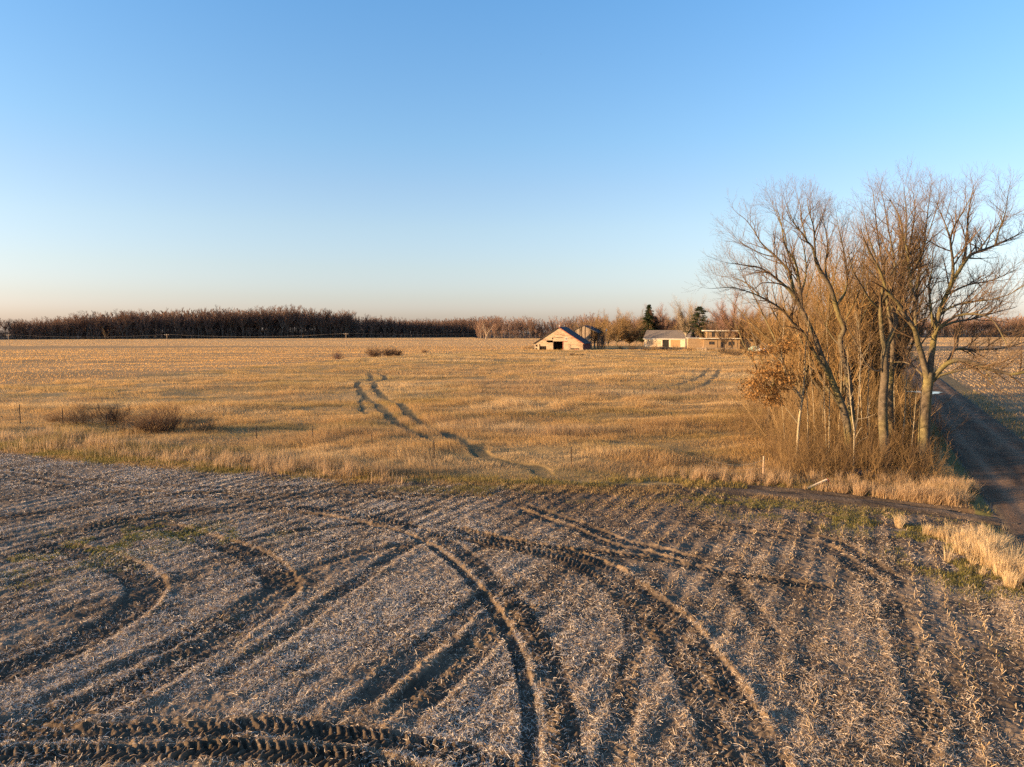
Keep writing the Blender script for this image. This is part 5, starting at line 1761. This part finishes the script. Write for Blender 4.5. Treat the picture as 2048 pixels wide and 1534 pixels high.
# steel posts of the meadow fence
prev = None
for i, (u, v, top, lab) in enumerate(((41, 851, 808, "dark steel fence post at the far left of the meadow"), (126, 852, 816, "dark steel post just left of the reddish shrub"), (214, 862, 826, "thin steel post between the two leftmost large shrubs"), (513, 884, 850, "thin dark steel post right of the fence shrubs"), (626, 888, 851, "dark steel post left of the wheel marks in the grass"),
                                       (744, 899, 866, "short dark steel post just left of the wheel tracks"), (868, 924, 878, "tall dark steel post standing between the wheel tracks"), (1143, 938, 892, "faint steel post right of the wheel tracks"), (1297, 942, 897, "dark steel post in the middle right of the fence"), (1406, 948, 904, "steel post second from the pale post"))):
    g = G(u, v)
    H = (v - top) / scale_at(g[1])
    root = empty("fence_post", (g[0], g[1], 0), lab, "fence post", "steel fence posts of the meadow")
    m = MB(); m.box(-.03, .03, -.012, .012, -.3, H).box(-.008, .008, -.05, -.012, -.3, H); m.build("post", M['steel'], root)
    for z in (.4, .8, H - .1):
        MB().box(-.035, .035, -.06, -.052, z, z + .04).build("clip", M['wire'], root)
g = G(1526, 962)
root = empty("fence_post", (g[0], g[1], 0), "pale wooden end post where the fence meets the grove", "fence post")
m = MB(); m.cyl((0, 0, -.3), (0.01, 0, 1.34), .05, .045, 8); m.build("post", M['pole_wood'], root)
g2 = G(1406, 948)
for z0, z1, sg, lab in ((1.15, 1.0, .38, "slack upper fence wire hanging from the pale post"), (.75, .62, .25, "slack lower fence wire hanging from the pale post")):
    pts = []
    for i in range(17):
        f = i / 16
        pts.append((g[0] + (g2[0] - g[0]) * f, g[1] - .06 + (g2[1] - g[1]) * f, z0 + (z1 - z0) * f - sg * 4 * f * (1 - f)))
    v, f = tubes([(pts, [.008] * 17)], 4)
    link("fence_wire", mesh_np("fence_wire", v, f, M['wire']), label=lab, cat="wire")

# wooden posts at the far side of the meadow
for u, v, hh, lab in ((960, 699.5, 1.5, "leftmost grey wooden post at the meadow's far edge"), (981, 699, 1.6, "second wooden post from the left at the far edge"), (994, 699, 2.2, "taller wooden post at the meadow's far edge"), (1022, 699, 1.5, "wooden post nearest the barn's left side"),
                      (1405, 703, 2.0, "left one of the pale posts before the house"), (1412, 703.5, 2.4, "taller pale post before the flat roofed house")):
    g = G(u, v)
    root = empty("wooden_post", (g[0], g[1], 0), lab, "fence post", "wooden posts at the far edge")
    m = MB(); m.cyl((0, 0, -.3), (.03, 0, hh), .13, .11, 8); m.build("post", M['pole_wood'], root)
    m = MB(); m.box(-.16, .16, -.15, -.10, hh * .55, hh * .55 + .12); m.build("bracket", M['steel'], root)

# the broken board by the lane with its red end
a = G(1614, 979); b = G(1653, 975)
root = empty("fallen_board", (a[0], a[1], 0), "pale fallen board with a red end leaning beside the lane", "board")
bx, by = b[0] - a[0], b[1] - a[1]
m = MB(); m.bar((0, 0, .06), (bx, by, .42), .13, .045); m.build("board", M['pale_wood'], root)
m = MB(); m.bar((bx * 1.02, by * 1.02, .44), (bx * 1.2, by * 1.1 - .05, .12), .07, .05); m.build("stake", M['red_paint'], root)


def crumple(name, label, cat, loc, rx, ry, rz, mat, seed, parts=()):
    rg = np.random.default_rng(seed)
    nu, nv = 26, 9
    v = []
    for j in range(nv):
        ph = (j / (nv - 1)) * PI / 2
        for i in range(nu):
            th = i * 2 * PI / nu
            k = 1 + .35 * (fbm(np.array([math.cos(th) * 2 + 9]), np.array([math.sin(th) * 2 + ph * 2]), seed, 3)[0] - .5) + rg.normal(0, .06)
            v.append((rx * math.cos(th) * math.cos(ph) * k, ry * math.sin(th) * math.cos(ph) * k, rz * math.sin(ph) * k - .03))
    q = [(j * nu + i, j * nu + (i + 1) % nu, (j + 1) * nu + (i + 1) % nu, (j + 1) * nu + i) for j in range(nv - 1) for i in range(nu)]
    me = mesh_np(name, np.array(v), [np.array(q)], mat, flat=True)
    return link(name, me, label=label, cat=cat, loc=loc)


g = G(1722, 947)
crumple("plastic_sheet", "crumpled dark plastic sheet lying at the foot of the grove", "plastic sheet", (g[0], g[1], .02), .75, .4, .28, M['plastic'], 5)
g = G(1707, 948)
crumple("plastic_scrap", "small pale plastic scrap left of the dark sheet", "litter", (g[0], g[1], .02), .16, .12, .1, M['metal_white'], 6)
g = G(1747, 951)
crumple("tree_stump", "low grey stump beside the dark plastic sheet", "stump", (g[0], g[1], 0), .28, .24, .2, M['wood_grey'], 9)
g = G(1508, 704)
crumple("tarp_heap", "heap under a faded green tarp at the yard edge", "tarp heap", (g[0], g[1], 0), 2.6, 1.8, 2.0, M['tarp_green'], 7)
g = G(1520, 704)
crumple("tarp_heap", "pale brown sheet draped heap right of the green tarp", "tarp heap", (g[0], g[1] - 1, 0), 2.4, 1.6, 1.4, M['tarp_pale'], 8)
g = G(1530, 703)
root = empty("oil_drum", (g[0], g[1], 0), "blue steel drum beside the tarp heaps", "drum")
m = MB(); m.cyl((0, 0, 0), (0, 0, 1.2), .42, .42, 16); d = m.build("drum", M['blue'], root)
for z in (.4, .8):
    MB().cyl((0, 0, z - .03), (0, 0, z + .03), .45, .45, 16).build("hoop", M['blue'], root)
m = MB(); m.cyl((0, 0, 1.2), (0, 0, 1.24), .38, .38, 16); m.build("lid", M['white'], root)

# brush piles and long grass before the outbuilding
SB = [shrub_mesh(80, 2.2, 4.2, 34, ((.055, .038, .028), (.13, .085, .055)), r=.03), shrub_mesh(81, 2.0, 4.0, 34, ((.24, .15, .075), (.40, .26, .13)), r=.03)]
for u, v, h, k, lab in ((1452, 709, 4.2, 0, "large dark pile of cut branches in the meadow before the house"), (1470, 711, 3.4, 0, "right part of the dark branch pile before the house"), (1309, 701, 4.6, 1, "tall brown brush mound before the outbuilding's left windows"), (1350, 701, 3.4, 1, "brown weedy shrub before the outbuilding's wide door"),
                        (1375, 702, 3.4, 1, "brown weedy shrub at the foot of the pale tree"), (1265, 700, 3.0, 0, "grey brush heap left of the outbuilding"), (1290, 701, 2.2, 0, "low grey brush at the outbuilding's left corner"), (1330, 701, 3.0, 0, "dark brush in front of the painted shade panel"), (1062, 698, 3.0, 1, "golden weeds against the barn's left corner"), (1050, 698, 2.4, 1, "golden weeds a little left of the barn"),
                        (1240, 699, 2.4, 0, "low grey brush under the golden tree"), (1420, 702, 2.0, 0, "low dark shrub before the house's left wing"), (1385, 702, 2.6, 1, "brown weeds right of the pale tree's foot"), (1500, 705, 2.6, 0, "dark brush left of the green tarp heap")):
    g = G(u, v)
    o = link("brush_pile", SB[k], label=lab, cat="brush", group="brush piles and weeds of the farmyard", loc=(g[0], g[1], 0))
    o.scale = (h / 2.4, h / 2.4, h / 2.6); o.rotation_euler = (0, 0, u * 1.7)
# the dark log lying in the meadow before the barn
g = G(1140, 712)
root = empty("fallen_log", (g[0], g[1], 0), "dark log lying in the grass in front of the barn", "log")
m = MB(); m.cyl((0, 0, .35), (4.4, .6, .3), .42, .32, 9); m.build("stem", M['wood_dark'], root)
m = MB(); m.cyl((4.2, .5, .4), (6.4, .9, .25), .18, .1, 7).cyl((1.5, .2, .5), (2.4, -.6, .9), .12, .06, 6); m.build("limb", M['wood_grey'], root)

# the tiny airliner high in the sky
dx, dy, dz = ray(1082, 108)
tt = 23000.0
root = empty("airliner", (dx * tt, dy * tt, CAMZ + dz * tt), "tiny bright airliner, a white speck high in the blue sky", "airplane", rz=.5)
m = MB(); m.cyl((-17, 0, 0), (15, 0, 0), 2.0, 2.0, 10).cyl((15, 0, 0), (19, 0, 0), 2.0, .5, 10).cyl((-17, 0, 0), (-22, 0, .8), 2.0, .4, 10); m.build("fuselage", M['metal_white'], root)
for s in (-1, 1):
    MB().hexa([(5, s * 1.8, -.8), (-2, s * 1.8, -.8), (-7, s * 17, .5), (-4, s * 17, .5), (5, s * 1.8, -.3), (-2, s * 1.8, -.3), (-7, s * 17, .7), (-4, s * 17, .7)]).build("wing", M['metal_white'], root)
    MB().hexa([(-17, s * .8, .8), (-21, s * .8, .8), (-23, s * 6, 1.2), (-21, s * 6, 1.2), (-17, s * .8, 1.1), (-21, s * .8, 1.1), (-23, s * 6, 1.4), (-21, s * 6, 1.4)]).build("tailplane", M['metal_white'], root)
MB().hexa([(-16, -.15, 1.5), (-21.5, -.15, 1.2), (-21.5, .15, 1.2), (-16, .15, 1.5), (-21.5, -.15, 7), (-24, -.15, 7), (-24, .15, 7), (-21.5, .15, 7)]).build("tail_fin", M['metal_white'], root)

# ================================================================== light, sky, camera
SUN_EL, SUN_BACK = math.radians(9.0), math.radians(13.0)
to_sun = (-math.cos(SUN_BACK) * math.cos(SUN_EL), -math.sin(SUN_BACK) * math.cos(SUN_EL), math.sin(SUN_EL))
W = bpy.data.worlds.new("World")
SC.world = W
W.use_nodes = True
nt = W.node_tree
sky = nt.nodes.new("ShaderNodeTexSky")
sky.sky_type = 'NISHITA'
sky.sun_disc = False
sky.sun_elevation = SUN_EL
sky.sun_rotation = math.atan2(to_sun[0], to_sun[1]) % (2 * PI)
sky.altitude = 0
sky.air_density = 1.0
sky.dust_density = 1.0
sky.ozone_density = 2.0
bg = nt.nodes["Background"]
bg.inputs["Strength"].default_value = 0.10
# the pink and pale haze of the low winter sky: a tint that only depends on the height above the horizon
geo = nt.nodes.new("ShaderNodeNewGeometry")
sep = nt.nodes.new("ShaderNodeSeparateXYZ")
tcw = nt.nodes.new("ShaderNodeTexCoord")
nt.links.new(tcw.outputs["Generated"], sep.inputs[0])
rp = nt.nodes.new("ShaderNodeValToRGB")
nt.links.new(sep.outputs["Z"], rp.inputs["Fac"])
KEYS = ((0.0, (1.28, 1.22, 1.85)), (.03, (1.27, 1.21, 1.78)), (.045, (1.24, 1.18, 1.62)), (.085, (1.3, 1.21, 1.43)), (.14, (1.34, 1.27, 1.39)), (.19, (1.28, 1.28, 1.42)), (.25, (1.15, 1.33, 1.5)), (.41, (.95, 1.37, 1.69)), (1.0, (.9, 1.3, 1.7)))
while len(rp.color_ramp.elements) < len(KEYS):
    rp.color_ramp.elements.new(.5)
for e, (pos, c) in zip(rp.color_ramp.elements, KEYS):
    e.position = pos
for e, (pos, c) in zip(rp.color_ramp.elements, KEYS):
    e.color = (c[0] / 2, c[1] / 2, c[2] / 2, 1)
mul = nt.nodes.new("ShaderNodeVectorMath"); mul.operation = 'MULTIPLY'
nt.links.new(sky.outputs[0], mul.inputs[0]); nt.links.new(rp.outputs[0], mul.inputs[1])
scl = nt.nodes.new("ShaderNodeVectorMath"); scl.operation = 'SCALE'; scl.inputs["Scale"].default_value = 2 / 1.32
nt.links.new(mul.outputs[0], scl.inputs[0])
nt.links.new(scl.outputs[0], bg.inputs["Color"])

from mathutils import Vector
sd = bpy.data.lights.new("sun", 'SUN')
sd.energy = 5.0
sd.angle = math.radians(0.5)
sd.color = (1.0, 0.67, 0.34)
so = bpy.data.objects.new("sun", sd)
COL.objects.link(so)
so.rotation_euler = Vector(to_sun).to_track_quat('Z', 'Y').to_euler()

cd = bpy.data.cameras.new("camera")
co = bpy.data.objects.new("camera", cd)
COL.objects.link(co)
co.location = (0, 0, CAMZ)
co.rotation_euler = (PI / 2 - PITCH, 0, 0)
cd.sensor_width = 36
cd.lens = 36 * FPX / 2048
cd.clip_start = 0.1
cd.clip_end = 60000
SC.camera = co

SC.view_settings.view_transform = 'Standard'
SC.view_settings.look = 'None'
SC.view_settings.exposure = 1.58
SC.view_settings.gamma = 1
SC.render.film_transparent = False
SC.cycles.use_denoising = False
SC.cycles.max_bounces = 6
SC.cycles.diffuse_bounces = 3
SC.cycles.transparent_max_bounces = 4
